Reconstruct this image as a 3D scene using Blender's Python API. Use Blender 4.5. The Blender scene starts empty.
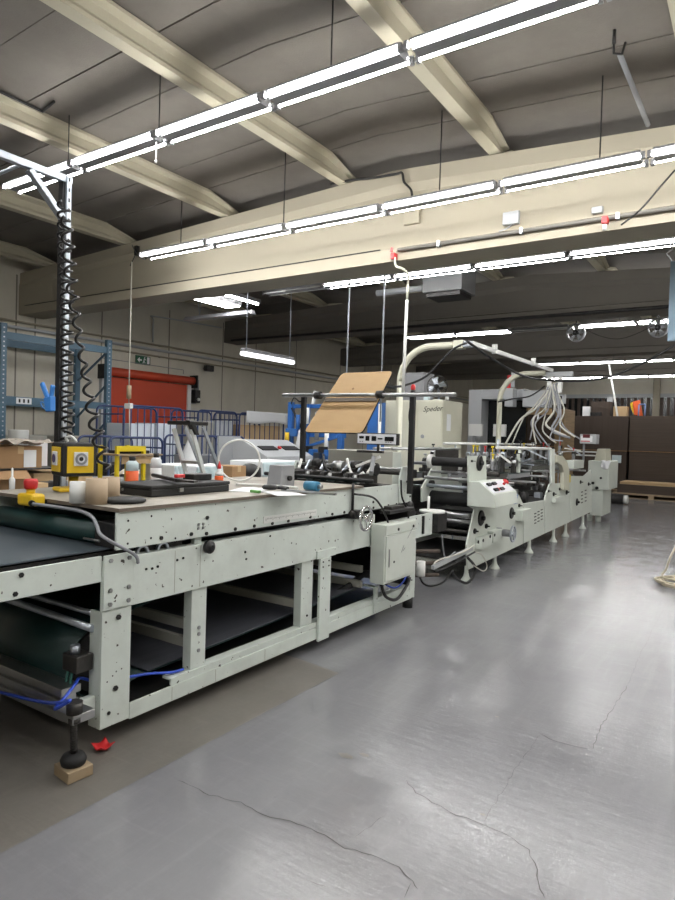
import bpy, math, random
from mathutils import Vector, Matrix
random.seed(7)
SC = bpy.context.scene
COL = SC.collection
PI = math.pi
V3 = Vector

# ------------------------------------------------------------------ camera
F_PX, YAW, PITCH, ROLL = 639.4, math.radians(33.56), math.radians(-1.326), math.radians(1.677)
CAM = V3((0, 0, 1.5))
_F0 = V3((-math.sin(YAW), math.cos(YAW), 0)); _R0 = V3((math.cos(YAW), math.sin(YAW), 0)); _U0 = V3((0, 0, 1))
_F = math.cos(PITCH) * _F0 + math.sin(PITCH) * _U0
_U = math.cos(PITCH) * _U0 - math.sin(PITCH) * _F0
_R = math.cos(ROLL) * _R0 + math.sin(ROLL) * _U
_U2 = math.cos(ROLL) * _U - math.sin(ROLL) * _R0
cd = bpy.data.cameras.new('camera')
cam = bpy.data.objects.new('camera', cd); COL.objects.link(cam)
cam.matrix_world = Matrix(((_R.x, _U2.x, -_F.x, CAM.x), (_R.y, _U2.y, -_F.y, CAM.y), (_R.z, _U2.z, -_F.z, CAM.z), (0, 0, 0, 1)))
cd.sensor_fit = 'HORIZONTAL'; cd.sensor_width = 36.0; cd.lens = 36.0 * F_PX / 675.0
cd.clip_start = 0.05; cd.clip_end = 200
SC.camera = cam

def A(px, py, x=None, y=None, z=None):
    """survey helper: the place where the sight line through a photo pixel meets the plane x=, y= or z="""
    d = _R * ((px - 337.5) / F_PX) + _U2 * ((450 - py) / F_PX) + _F
    if x is not None: t = (x - CAM.x) / d.x
    elif y is not None: t = (y - CAM.y) / d.y
    else: t = (z - CAM.z) / d.z
    return CAM + d * t

# ------------------------------------------------------------------ materials
def lin(h):
    h = h.lstrip('#'); o = []
    for i in (0, 2, 4):
        c = int(h[i:i + 2], 16) / 255
        o.append(c / 12.92 if c <= .04045 else ((c + .055) / 1.055) ** 2.4)
    return (*o, 1)

MATS = {}
def mat(name, col, rough=.5, metal=0., dirt=.0, dirt_col='#4a4640', scale=3., chips=0., chip_col='#3a3530', bump=0., bscale=60., stretch=None, emit=None, trans=0.):
    if name in MATS: return MATS[name]
    m = bpy.data.materials.new(name); m.use_nodes = True
    nt = m.node_tree; N = nt.nodes; L = nt.links
    b = N['Principled BSDF']
    b.inputs['Base Color'].default_value = lin(col); b.inputs['Roughness'].default_value = rough; b.inputs['Metallic'].default_value = metal
    tc = N.new('ShaderNodeTexCoord'); vec = tc.outputs['Object']
    if stretch:
        mp = N.new('ShaderNodeMapping'); mp.inputs['Scale'].default_value = stretch; L.new(vec, mp.inputs[0]); vec = mp.outputs[0]
    cur = None
    if dirt > 0:
        n = N.new('ShaderNodeTexNoise'); n.inputs['Scale'].default_value = scale; n.inputs['Detail'].default_value = 6; n.inputs['Roughness'].default_value = .65; L.new(vec, n.inputs['Vector'])
        r = N.new('ShaderNodeMapRange'); r.inputs['From Min'].default_value = .42; r.inputs['From Max'].default_value = .75; r.inputs['To Max'].default_value = dirt; L.new(n.outputs['Fac'], r.inputs['Value'])
        mx = N.new('ShaderNodeMix'); mx.data_type = 'RGBA'; mx.inputs[6].default_value = lin(col); mx.inputs[7].default_value = lin(dirt_col)
        L.new(r.outputs[0], mx.inputs[0]); cur = mx.outputs[2]
    if chips > 0:
        n = N.new('ShaderNodeTexNoise'); n.inputs['Scale'].default_value = 26; n.inputs['Detail'].default_value = 3; L.new(vec, n.inputs['Vector'])
        r = N.new('ShaderNodeMapRange'); r.inputs['From Min'].default_value = .77 - chips; r.inputs['From Max'].default_value = .79 - chips; L.new(n.outputs['Fac'], r.inputs['Value'])
        mx = N.new('ShaderNodeMix'); mx.data_type = 'RGBA'; mx.inputs[7].default_value = lin(chip_col)
        if cur: L.new(cur, mx.inputs[6])
        else: mx.inputs[6].default_value = lin(col)
        L.new(r.outputs[0], mx.inputs[0]); cur = mx.outputs[2]
    if cur: L.new(cur, b.inputs['Base Color'])
    if bump > 0:
        n = N.new('ShaderNodeTexNoise'); n.inputs['Scale'].default_value = bscale; n.inputs['Detail'].default_value = 4; L.new(vec, n.inputs['Vector'])
        bp = N.new('ShaderNodeBump'); bp.inputs['Strength'].default_value = bump; bp.inputs['Distance'].default_value = .01; L.new(n.outputs['Fac'], bp.inputs['Height']); L.new(bp.outputs[0], b.inputs['Normal'])
    if emit:
        b.inputs['Emission Color'].default_value = lin(emit[0]); b.inputs['Emission Strength'].default_value = emit[1]
    if trans: b.inputs['Transmission Weight'].default_value = trans
    MATS[name] = m; return m

PAINT = mat('machine paint', '#d2dad4', .42, dirt=.25, dirt_col='#7d7b72', scale=4, chips=.085)
PAINT2 = mat('clean machine paint', '#cfd5cd', .42, dirt=.15, dirt_col='#85837a', scale=3)
CREAM = mat('cream enamel', '#c6c5b4', .45, dirt=.12, dirt_col='#8a8570', scale=2)
STEEL = mat('steel', '#a9abac', .32, 1., dirt=.3, dirt_col='#55524e', scale=8)
BRIGHT = mat('bright steel', '#dcdcdc', .22, 1.)
ALU = mat('aluminium', '#b9babb', .38, 1., dirt=.25, dirt_col='#6b6864', scale=5)
GALV = mat('galvanised steel', '#bcc3cc', .4, .8, dirt=.35, dirt_col='#7b828c', scale=14)
DARK = mat('dark metal', '#2a2a2b', .5, .5, dirt=.4, dirt_col='#57534e', scale=10)
BLACK = mat('black plastic', '#141415', .45)
RUBBER = mat('black rubber', '#1b1b1c', .7)
GREASE = mat('oily steel', '#4c4a48', .45, .7, dirt=.5, dirt_col='#1d1b1a', scale=12)
GREEN_BELT = mat('green belt', '#10302f', .45, dirt=.3, dirt_col='#23403e', scale=6, stretch=(1, 6, 6))
GREY_BELT = mat('grey belt', '#4c4e55', .5, dirt=.4, dirt_col='#6a6a70', scale=3, stretch=(6, .6, 1))
BLUE_BELT = mat('blue grey belt', '#3c464d', .55, dirt=.3, dirt_col='#59626a', scale=3)
BOARD = mat('worn board', '#a09a8f', .5, dirt=.75, dirt_col='#655f55', scale=3.5, chips=.02)
EDGE = mat('board edge', '#6a6055', .6)
PLY = mat('plywood', '#b99a6e', .5, dirt=.35, dirt_col='#9c7d54', scale=4, stretch=(1, 6, 1))
CARD = mat('cardboard', '#a3815c', .75, dirt=.25, dirt_col='#7c5f42', scale=5)
CARD_L = mat('light cardboard', '#c2a67f', .75, dirt=.2, dirt_col='#9a7d58', scale=5)
CORE = mat('paper core', '#b39f86', .7, dirt=.3, dirt_col='#8a7860', scale=7)
WHITE = mat('white paper', '#e4e6e8', .6)
WHITEP = mat('white plastic', '#dfe0dd', .4)
PALEBLUE = mat('pale blue plastic film', '#c7d8dc', .35, dirt=.2, dirt_col='#8fa4aa', scale=6)
YELLOW = mat('yellow plastic', '#e0b91e', .42, dirt=.15, dirt_col='#8a7420', scale=8)
YELLOWP = mat('yellow paint', '#d8c01a', .45)
RED = mat('red plastic', '#c0282a', .4)
ORANGE = mat('orange plastic', '#e2612a', .45)
BLUE = mat('blue paint', '#2f66ad', .42, dirt=.25, dirt_col='#1d3c66', scale=6)
BRBLUE = mat('bright blue plastic', '#3f86d6', .4)
NAVY = mat('navy tube paint', '#2b3a63', .42, dirt=.2, dirt_col='#4a5878', scale=8)
RACKB = mat('rack blue paint', '#4d6a7d', .5, dirt=.3, dirt_col='#364b58', scale=6)
GREYP = mat('grey paint', '#8d8f92', .5, dirt=.2, dirt_col='#6d6e70', scale=3)
LGREY = mat('light grey paint', '#b0b3b6', .5, dirt=.15, dirt_col='#8a8c8e', scale=2)
BEIGE = mat('grey beige paint', '#a5a49a', .5, dirt=.25, dirt_col='#77756c', scale=4)
GREENL = mat('green plastic', '#5f9a4f', .5)
TEAL = mat('green hose', '#3d7268', .45)
HOSEB = mat('blue hose', '#2c4fc4', .35)
CABLEG = mat('grey cable', '#8b8d92', .45)
CABLEW = mat('pale cable', '#c6c4ba', .45)
HOSEC = mat('cream hose', '#b7ae98', .5)
WOOD = mat('raw wood', '#9c8a70', .65, dirt=.35, dirt_col='#8d6f48', scale=5, stretch=(1, 8, 8))
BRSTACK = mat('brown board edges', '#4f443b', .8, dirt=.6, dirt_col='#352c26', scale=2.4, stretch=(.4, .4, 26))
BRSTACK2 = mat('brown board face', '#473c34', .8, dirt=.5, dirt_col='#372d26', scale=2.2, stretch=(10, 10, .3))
CORRU = mat('corrugated edges', '#9b8464', .8, dirt=.7, dirt_col='#5a4a38', scale=3, stretch=(.5, .5, 30))
GLASSD = mat('dark screen', '#15181b', .15)
INK = mat('black ink', '#1a1a1c', .6)
TUBE = mat('lit tube', '#ffffff', .4, emit=('#fffefc', 82.))
TUBE_OFF = mat('unlit tube', '#cfd0cd', .3)
DIFF = mat('lit diffuser', '#ffffff', .4, emit=('#fbfcff', 3.))
TROFFER = mat('lit panel', '#ffffff', .4, emit=('#fbfcff', 26.))
HOUSING = mat('lamp housing', '#808083', .4)
SIGNG = mat('sign green', '#1d5a3e', .5)
SOCK = mat('socket white', '#d9dbe0', .4)
# setting
CEIL = mat('wood wool ceiling', '#6b665f', .9, dirt=.6, dirt_col='#554f4a', scale=1.3, bump=.25, bscale=70)
BEAM_D = mat('dark grey concrete', '#6f6b64', .85, dirt=.3, dirt_col='#56524d', scale=1.)  # darker grey for the roof beams past the first
RIB = mat('rib paint lit tone', '#aea894', .75, dirt=.25, dirt_col='#958d7c', scale=1.1, bump=.15, bscale=20)  # same paint as the beam, lightened to make up for weaker lamp light
BEAM = mat('concrete paint dimmed tone', '#979080', .75, dirt=.25, dirt_col='#a39a86', scale=1.1, bump=.15, bscale=20)  # same paint as the ribs, darkened to offset strong lamp light
WALL = mat('wall concrete', '#cfcabc', .8, dirt=.35, dirt_col='#8d887c', scale=.9, bump=.2, bscale=25, stretch=(1, 1, .6))
SEAM = mat('dark seam', '#3c3833', .9)
DOORR = mat('red door cloth', '#c04526', .55, dirt=.2, dirt_col='#9a3218', scale=1.2)

def floor_material(name, col, dcol, light, rough):
    m = bpy.data.materials.new(name); m.use_nodes = True; nt = m.node_tree; N = nt.nodes; L = nt.links; b = N['Principled BSDF']
    tc = N.new('ShaderNodeTexCoord').outputs['Object']
    def noise(s, det, st=None, ro=.6):
        v = tc
        if st:
            mp = N.new('ShaderNodeMapping'); mp.inputs['Scale'].default_value = st; L.new(tc, mp.inputs[0]); v = mp.outputs[0]
        n = N.new('ShaderNodeTexNoise'); n.inputs['Scale'].default_value = s; n.inputs['Detail'].default_value = det; n.inputs['Roughness'].default_value = ro; L.new(v, n.inputs[0]); return n.outputs['Fac']
    def rng(v, a, c, d, e):
        r = N.new('ShaderNodeMapRange'); r.inputs[1].default_value = a; r.inputs[2].default_value = c; r.inputs[3].default_value = d; r.inputs[4].default_value = e; L.new(v, r.inputs[0]); return r.outputs[0]
    def mix(f, a, c):
        x = N.new('ShaderNodeMix'); x.data_type = 'RGBA'; L.new(f, x.inputs[0])
        for i, s in ((6, a), (7, c)):
            if isinstance(s, str): x.inputs[i].default_value = lin(s)
            else: L.new(s, x.inputs[i])
        return x.outputs[2]
    c = mix(rng(noise(.9, 6), .35, .7, 0, .5), col, dcol)
    c = mix(rng(noise(3, 10, None, .8), .45, .85, 0, .25), c, light)
    c = mix(rng(noise(2.2, 7, (7, .6, 1), .7), .5, .85, 0, .25), c, light)
    c = mix(rng(noise(46, 3), .68, .76, 0, .5), c, dcol)
    c = mix(rng(noise(3, 8, (.8, 6, 1), .75), .55, .8, 0, .3), c, light)
    L.new(c, b.inputs['Base Color'])
    L.new(rng(noise(4, 6), .3, .7, rough - .08, rough + .05), b.inputs['Roughness'])
    bp = N.new('ShaderNodeBump'); bp.inputs['Strength'].default_value = .2; bp.inputs['Distance'].default_value = .006
    ad0 = N.new('ShaderNodeMath'); ad0.operation = 'ADD'; L.new(noise(24, 5), ad0.inputs[0]); L.new(noise(3.5, 3), ad0.inputs[1])
    ad = N.new('ShaderNodeMath'); ad.operation = 'ADD'; L.new(ad0.outputs[0], ad.inputs[0]); L.new(noise(3, 6, (1.2, 9, 1)), ad.inputs[1])
    L.new(ad.outputs[0], bp.inputs['Height']); L.new(bp.outputs[0], b.inputs['Normal'])
    b.inputs['Specular IOR Level'].default_value = .55
    return m
FLOOR = floor_material('grey floor paint', '#7e7e81', '#6f6f72', '#9a9a9b', .18)
BARE = floor_material('bare worn screed', '#706c66', '#55514c', '#8b867e', .5)

# ------------------------------------------------------------------ mesh builder
class MB:
    def __init__(s): s.v = []; s.f = []; s.m = []; s.s = []
    def add(s, vs, fs, mi=0, smooth=False):
        b = len(s.v); s.v += [V3(v) for v in vs]
        for f in fs: s.f.append([i + b for i in f]); s.m.append(mi); s.s.append(smooth)
        return s
    def box(s, a, b, mi=0):
        x0, x1 = sorted((a[0], b[0])); y0, y1 = sorted((a[1], b[1])); z0, z1 = sorted((a[2], b[2]))
        return s.add([(x0, y0, z0), (x1, y0, z0), (x1, y1, z0), (x0, y1, z0), (x0, y0, z1), (x1, y0, z1), (x1, y1, z1), (x0, y1, z1)],
              [(0, 3, 2, 1), (4, 5, 6, 7), (0, 1, 5, 4), (1, 2, 6, 5), (2, 3, 7, 6), (3, 0, 4, 7)], mi)
    def cbox(s, c, d, mi=0): return s.box((c[0] - d[0] / 2, c[1] - d[1] / 2, c[2] - d[2] / 2), (c[0] + d[0] / 2, c[1] + d[1] / 2, c[2] + d[2] / 2), mi)
    def bar(s, p, q, w, h, mi=0, up=(0, 0, 1)):
        p = V3(p); q = V3(q); d = (q - p).normalized(); u = V3(up)
        if abs(d.dot(u)) > .98: u = V3((1, 0, 0))
        r = d.cross(u).normalized(); u = r.cross(d).normalized()
        vs = [c + r * (w / 2 * i) + u * (h / 2 * j) for c in (p, q) for i, j in ((-1, -1), (1, -1), (1, 1), (-1, 1))]
        return s.add(vs, [(0, 1, 2, 3), (7, 6, 5, 4), (0, 4, 5, 1), (1, 5, 6, 2), (2, 6, 7, 3), (3, 7, 4, 0)], mi)
    def cyl(s, p, q, r, n=16, mi=0, r2=None, caps=True):
        p = V3(p); q = V3(q); d = (q - p).normalized(); u = V3((0, 0, 1)) if abs(d.z) < .9 else V3((1, 0, 0))
        a = d.cross(u).normalized(); b = a.cross(d).normalized(); r2 = r if r2 is None else r2
        vs = [c + (a * math.cos(2 * PI * k / n) - b * math.sin(2 * PI * k / n)) * rr for c, rr in ((p, r), (q, r2)) for k in range(n)]
        s.add(vs, [(k, (k + 1) % n, n + (k + 1) % n, n + k) for k in range(n)], mi, True)
        if caps: s.add(vs, [tuple(range(n))[::-1], tuple(range(n, 2 * n))], mi)
        return s
    def pipe(s, p, q, r, ri, n=24, mi=0):
        p = V3(p); q = V3(q); d = (q - p).normalized(); u = V3((0, 0, 1)) if abs(d.z) < .9 else V3((1, 0, 0))
        a = d.cross(u).normalized(); b = a.cross(d).normalized()
        R = lambda c, rr: [c + (a * math.cos(2 * PI * k / n) - b * math.sin(2 * PI * k / n)) * rr for k in range(n)]
        vs = R(p, r) + R(q, r) + R(q, ri) + R(p, ri)
        for t in range(4):
            o, o2 = t * n, ((t + 1) % 4) * n
            s.add(vs, [(o + k, o + (k + 1) % n, o2 + (k + 1) % n, o2 + k) for k in range(n)], mi, t in (0, 2))
        return s
    def tube(s, pts, r, n=8, mi=0, closed=False):
        pts = [V3(p) for p in pts]; N = len(pts); rings = []; up = None
        for i, p in enumerate(pts):
            if closed: d = pts[(i + 1) % N] - pts[i - 1]
            else: d = pts[min(i + 1, N - 1)] - pts[max(i - 1, 0)]
            d.normalize()
            if up is None: up = V3((0, 0, 1)) if abs(d.z) < .9 else V3((1, 0, 0))
            a = d.cross(up)
            if a.length < 1e-4: a = d.orthogonal()
            a.normalize(); b = a.cross(d).normalized(); up = b
            rings.append([p + a * (r * math.cos(2 * PI * k / n)) + b * (r * math.sin(2 * PI * k / n)) for k in range(n)])
        vs = [v for g in rings for v in g]; fs = []
        for i in range(N if closed else N - 1):
            o, o2 = i * n, ((i + 1) % N) * n
            fs += [(o + k, o + (k + 1) % n, o2 + (k + 1) % n, o2 + k) for k in range(n)]
        s.add(vs, fs, mi, True)
        if not closed: s.add(vs, [tuple(range(n))[::-1], tuple(range((N - 1) * n, N * n))], mi)
        return s
    def prism(s, poly, axis, a, b, mi=0):
        """poly: 2D outline in the two other axes (x: (y,z), y: (x,z), z: (x,y)), swept from a to b along axis"""
        def mk(u, w, t): return {'x': (t, u, w), 'y': (u, t, w), 'z': (u, w, t)}[axis]
        n = len(poly); vs = [mk(u, w, a) for u, w in poly] + [mk(u, w, b) for u, w in poly]
        s.add(vs, [tuple(range(n)), tuple(range(n, 2 * n))[::-1]] + [(k, n + k, n + (k + 1) % n, (k + 1) % n) for k in range(n)], mi)
        return s
    def lathe(s, prof, c, axis=(0, 0, 1), n=24, mi=0):
        c = V3(c); d = V3(axis).normalized(); a = d.orthogonal().normalized(); b = d.cross(a)
        vs = [c + d * h + (a * math.cos(2 * PI * k / n) + b * math.sin(2 * PI * k / n)) * r for r, h in prof for k in range(n)]
        fs = []
        for i in range(len(prof) - 1): fs += [(i * n + k, i * n + (k + 1) % n, (i + 1) * n + (k + 1) % n, (i + 1) * n + k) for k in range(n)]
        s.add(vs, fs, mi, True); s.add(vs, [tuple(range(n))[::-1], tuple(range((len(prof) - 1) * n, len(prof) * n))], mi); return s
    def grid(s, fn, nu, nv, mi=0, smooth=True):
        vs = [fn(i / nu, j / nv) for i in range(nu + 1) for j in range(nv + 1)]
        return s.add(vs, [(i * (nv + 1) + j, (i + 1) * (nv + 1) + j, (i + 1) * (nv + 1) + j + 1, i * (nv + 1) + j + 1) for i in range(nu) for j in range(nv)], mi, smooth)
    def build(s, name, mats, parent=None, bev=0., solid=0., label=None, fix=True):
        me = bpy.data.meshes.new(name)
        o = V3((0, 0, 0)) if parent is None else origin(parent)
        me.from_pydata([v - o for v in s.v], [], s.f)
        for m in (mats if isinstance(mats, (list, tuple)) else [mats]): me.materials.append(m)
        for p, mi, sm in zip(me.polygons, s.m, s.s): p.material_index = mi; p.use_smooth = sm
        if fix:
            import bmesh
            bm = bmesh.new(); bm.from_mesh(me); bmesh.ops.remove_doubles(bm, verts=bm.verts, dist=1e-5); bmesh.ops.recalc_face_normals(bm, faces=bm.faces); bm.to_mesh(me); bm.free()
        ob = bpy.data.objects.new(name, me); COL.objects.link(ob)
        if parent is not None: ob.parent = parent
        if solid:
            md = ob.modifiers.new('s', 'SOLIDIFY'); md.thickness = solid; md.offset = 0
        if bev:
            md = ob.modifiers.new('b', 'BEVEL'); md.width = bev; md.segments = 2; md.limit_method = 'ANGLE'; md.angle_limit = .7
        if label: ob['label'] = label
        return ob
def origin(o):
    p = V3((0, 0, 0))
    while o is not None: p = p + o.location; o = o.parent
    return p
def tag(o, label, cat, group=None, kind=None):
    o['label'] = label; o['category'] = cat
    if group: o['group'] = group
    if kind: o['kind'] = kind
    return o
def thing(name, label, cat, loc=(0, 0, 0), group=None):
    o = bpy.data.objects.new(name, None); COL.objects.link(o); o.location = loc; o.empty_display_size = .1
    return tag(o, label, cat, group)
def struct(o): o['kind'] = 'structure'; return o
def copy_tree(o, parent=None):
    c = o.copy(); COL.objects.link(c); c.parent = parent
    for ch in list(o.children): copy_tree(ch, c)
    return c
def text_mesh(name, body, size, material, parent, loc, xdir, ydir, shear=0., extrude=.0006, label=None):
    cu = bpy.data.curves.new(name, 'FONT'); cu.body = body; cu.size = size; cu.extrude = extrude; cu.shear = shear; cu.align_x = 'CENTER'; cu.align_y = 'CENTER'
    t = bpy.data.objects.new(name, cu); COL.objects.link(t)
    dg = bpy.context.evaluated_depsgraph_get(); me = bpy.data.meshes.new_from_object(t.evaluated_get(dg)); COL.objects.unlink(t); bpy.data.objects.remove(t)
    X = V3(xdir).normalized(); Y = V3(ydir).normalized(); Z = X.cross(Y); l = V3(loc) - origin(parent)
    me.transform(Matrix(((X.x, Y.x, Z.x, l.x), (X.y, Y.y, Z.y, l.y), (X.z, Y.z, Z.z, l.z), (0, 0, 0, 1))))
    me.materials.clear(); me.materials.append(material)
    o = bpy.data.objects.new(name, me); COL.objects.link(o); o.parent = parent
    return o
def spline(pts, k=8):
    pts = [V3(p) for p in pts]; out = []
    for i in range(len(pts) - 1):
        p0 = pts[max(i - 1, 0)]; p1 = pts[i]; p2 = pts[i + 1]; p3 = pts[min(i + 2, len(pts) - 1)]
        for j in range(k):
            t = j / k
            out.append(.5 * ((2 * p1) + (p2 - p0) * t + (2 * p0 - 5 * p1 + 4 * p2 - p3) * t * t + (3 * p1 - p0 - 3 * p2 + p3) * t ** 3))
    out.append(pts[-1]); return out
def arc(c, r, a0, a1, u, w, n=10):
    c = V3(c); u = V3(u); w = V3(w)
    return [c + u * (r * math.cos(a0 + (a1 - a0) * k / n)) + w * (r * math.sin(a0 + (a1 - a0) * k / n)) for k in range(n + 1)]
def coil(path, r_of, turns, rt, name, material, parent=None, n=6):
    path = [V3(p) for p in path]; L = [0]
    for a, b in zip(path, path[1:]): L.append(L[-1] + (b - a).length)
    pts = []; M = int(turns * 14)
    for i in range(M + 1):
        d = L[-1] * i / M; k = 0
        while k < len(L) - 2 and L[k + 1] < d: k += 1
        t = (d - L[k]) / max(1e-6, L[k + 1] - L[k]); p = path[k].lerp(path[k + 1], t); T = (path[k + 1] - path[k]).normalized()
        a = T.cross(V3((.8, .6, 0))).normalized(); b = T.cross(a); ang = 2 * PI * turns * i / M; rr = r_of(i / M)
        pts.append(p + a * (rr * math.cos(ang)) + b * (rr * math.sin(ang)))
    return MB().tube(pts, rt, n).build(name, material, parent)

# ================================================================== THE SETTING
XL, XR, YF, YB = -11.2, 4.2, -7.0, 28.0
def bt(x): return 4.52 - (.0375 * (-3.6 - x) if x < -3.6 else .06 * (x + 3.6))     # top of the roof beams
def zc(x): return bt(x) + .235                                                     # underside of the roof planks

struct(MB().box((XL - .3, YF - .3, -.3), (XR + .3, YB + .3, 0)).build('floor', FLOOR))
fl = bpy.data.objects['floor']
# bare screed beside and under the table, the rest of the floor is painted
MB().add([(-5.2, -2.5, .0012), (-2.17, -2.5, .0012), (-2.17, 3.36, .0012), (-2.52, 3.41, .0012), (-5.2, 3.41, .0012)], [(0, 1, 2, 3, 4)]).build('bare_screed', BARE, fl, label='bare brown-grey screed strip')
rc = random.Random(3)
CRACKM = mat('crack line', '#4c4a49', .9)
def crack(px, w=.004, col=CRACKM):
    pts = [A(x, y, z=0) for x, y in px]; fine = []
    for a, b in zip(pts, pts[1:]):
        n = max(2, int((b - a).length / .03)); d = (b - a).normalized(); s = V3((-d.y, d.x, 0))
        for i in range(n): fine.append(a.lerp(b, i / n) + s * rc.uniform(-.006, .006))
    fine.append(pts[-1]); m = MB(); vs = []; fs = []
    for i, p in enumerate(fine):
        d = (fine[min(i + 1, len(fine) - 1)] - fine[max(i - 1, 0)]).normalized(); s = V3((-d.y, d.x, 0)); ww = .6 * w * rc.uniform(.35, 1.) * (1 if 0 < i < len(fine) - 1 else .1)
        vs += [p + s * ww / 2 + V3((0, 0, .0018)), p - s * ww / 2 + V3((0, 0, .0018))]
    for i in range(len(fine) - 1): fs.append((2 * i, 2 * i + 1, 2 * i + 3, 2 * i + 2))
    m.add(vs, fs).build('floor_crack', col, fl, fix=False)
crack([(178, 780), (210, 795), (240, 803), (262, 815), (290, 822), (318, 832), (345, 848), (372, 856), (398, 868), (412, 882), (418, 890)], .008)
crack([(412, 884), (404, 899)], .006)
crack([(406, 780), (416, 793), (432, 803), (456, 815), (478, 822), (495, 830), (513, 838), (528, 850), (536, 870), (540, 890), (545, 899)], .009)
crack([(540, 733), (548, 739), (568, 745), (592, 750)], .014)
crack([(592, 750), (600, 728), (604, 722), (628, 685)], .008)
crack([(540, 735), (516, 768), (484, 822)], .004)
crack([(628, 685), (640, 655), (655, 625), (668, 600)], .004)
crack([(355, 838), (385, 816)], .004); crack([(306, 880), (330, 888)], .005); crack([(505, 660), (525, 685)], .003)
CRK = 0

for px, py, r in ((346, 756, .04), (364, 755, .025), (483, 815, .012), (497, 717, .014)):
    c = A(px, py, z=0); m = MB(); n = 14
    m.add([c + V3((r * math.cos(2 * PI * k / n) * rc.uniform(.7, 1.2), .6 * r * math.sin(2 * PI * k / n) * rc.uniform(.7, 1.2), .0016)) for k in range(n)], [tuple(range(n))]).build('floor_chip', BARE, fl, fix=False)

# roof planks run across the hall and rest on the ribs
def roof(x0, x1, lift=0):
    m = MB(); y = YF; k = 0
    while y < YB:
        y2 = min(y + .62, YB); g = .006; d = (.0, .006, .003)[k % 3]
        m.prism([(x0, zc(x0) + d), (x1, zc(x1) + d), (x1, zc(x1) + .12), (x0, zc(x0) + .12)], 'y', y + g, y2 - g); y = y2; k += 1
    m.prism([(x0, zc(x0) + .03), (x1, zc(x1) + .03), (x1, zc(x1) + .2), (x0, zc(x0) + .2)], 'y', YF - .3, YB + .3, 1)
    return m
m = roof(XL - .3, -3.6); m2 = roof(-3.6, XR + .3)
m.add(m2.v, m2.f); m.m[-len(m2.m):] = m2.m
struct(m.build('ceiling', [CEIL, SEAM]))
# concrete ribs under the planks
RIBX = [-10.55, -8.42, -6.28, -4.36, -2.48, -.615, 1.3, 3.2]
BEAMY = [6.4, 11.65, 16.9, 22.15]
for i, x in enumerate(RIBX):
    b = bt(x) + .012; t = zc(x) - .002; w = .125
    for y0, y1 in zip([YF] + [v + .28 for v in BEAMY], [v + .2 for v in BEAMY] + [YB]):
        m = MB()
        prof = [(x, b), (x + w, b), (x + w, b + .035), (x + w - .03, b + .075), (x + w - .03, t - .06), (x + w + .03, t - .03), (x + w + .03, t), (x - .03, t), (x - .03, t - .03), (x + .03, t - .06), (x + .03, b + .075), (x, b + .035)]
        # ends taper: the top drops away before the bearing
        def st(y, k): return [(px, y, b + (pz - b) * k) for px, pz in prof]
        rings = ([st(y0, .5), st(y0 + .5, 1)] if y0 > YF else [st(y0, 1)]) + ([st(y1 - .55, 1), st(y1, .45)] if y1 < YB else [st(y1, 1)])
        n = len(prof); vs = [v for r in rings for v in r]; fs = [tuple(range(n)), tuple(range((len(rings) - 1) * n, len(rings) * n))[::-1]]
        for q in range(len(rings) - 1): fs += [(q * n + k, q * n + (k + 1) % n, (q + 1) * n + (k + 1) % n, (q + 1) * n + k) for k in range(n)]
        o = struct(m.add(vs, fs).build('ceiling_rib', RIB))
# roof beams: tapered I-beams that carry the ribs
def roof_beam(y, zb, zf, mt=None):
    xs = [XL + .002, XL + .9, -3.6, XR - .002]; m = MB(); rings = []
    for x in xs:
        t = bt(x); inset = .0 if x < XL + .5 else .07
        f = [(y, zb), (y, zf), (y + inset, zf + .03), (y + inset, t - .24), (y + .015, t - .16), (y + .015, t)]
        rings.append([(x, a, c) for a, c in f] + [(x, 2 * y + .48 - a, c) for a, c in f[::-1]])
    n = len(rings[0]); vs = [v for r in rings for v in r]; fs = [tuple(range(n)), tuple(range(3 * n, 4 * n))[::-1]]
    for q in range(3): fs += [(q * n + k, q * n + (k + 1) % n, (q + 1) * n + (k + 1) % n, (q + 1) * n + k) for k in range(n)]
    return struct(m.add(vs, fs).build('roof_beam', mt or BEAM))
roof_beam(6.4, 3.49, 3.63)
for y in BEAMY[1:]: roof_beam(y, 3.71, 3.85, BEAM_D)

# walls
m = MB().box((XL - .3, YF - .3, 0), (XL, YB + .3, 5.2))
for y in (1.2, 3.8, 6.36, 6.72, 8.14, 9.9, 11.62, 12.86, 14.6, 16.9, 18.4, 20.2, 22.2, 25):
    m.box((XL, y - .014, 0), (XL + .003, y + .014, 4.2), 1)
struct(m.build('wall_left', [WALL, mat('wall joint', '#827e74', .9)]))
struct(MB().box((XR, YF - .3, 0), (XR + .3, YB + .3, 5.2)).build('wall_right', WALL))
struct(MB().box((XL, YF - .3, 0), (XR, YF, 5.2)).build('wall_front', WALL))
m = MB().box((XL, YB, 0), (XR, YB + .3, 5.2)); struct(m.build('wall_back', WALL))
# slatted strip high in the back wall
m = MB(); x = XL + 4.2
while x < XR - .2: m.box((x, YB - .06, 2.2), (x + .11, YB - .012, 3.35), 0); x += .24
w1 = m.box((XL + 4, YB - .012, 2.15), (XR, YB - .001, 3.4), 1).build('window_1', [mat('dark slats', '#463b34', .7), GLASSD]); struct(w1)
MB().box((XL + 4, YB - .1, 3.35), (XR, YB - .001, 3.5)).build('window_frame', LGREY, w1)
struct(MB().box((XL + 7.55, YB - .2, 0), (XL + 7.8, YB - .101, 4.4)).build('pillar', BEAM))

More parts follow.
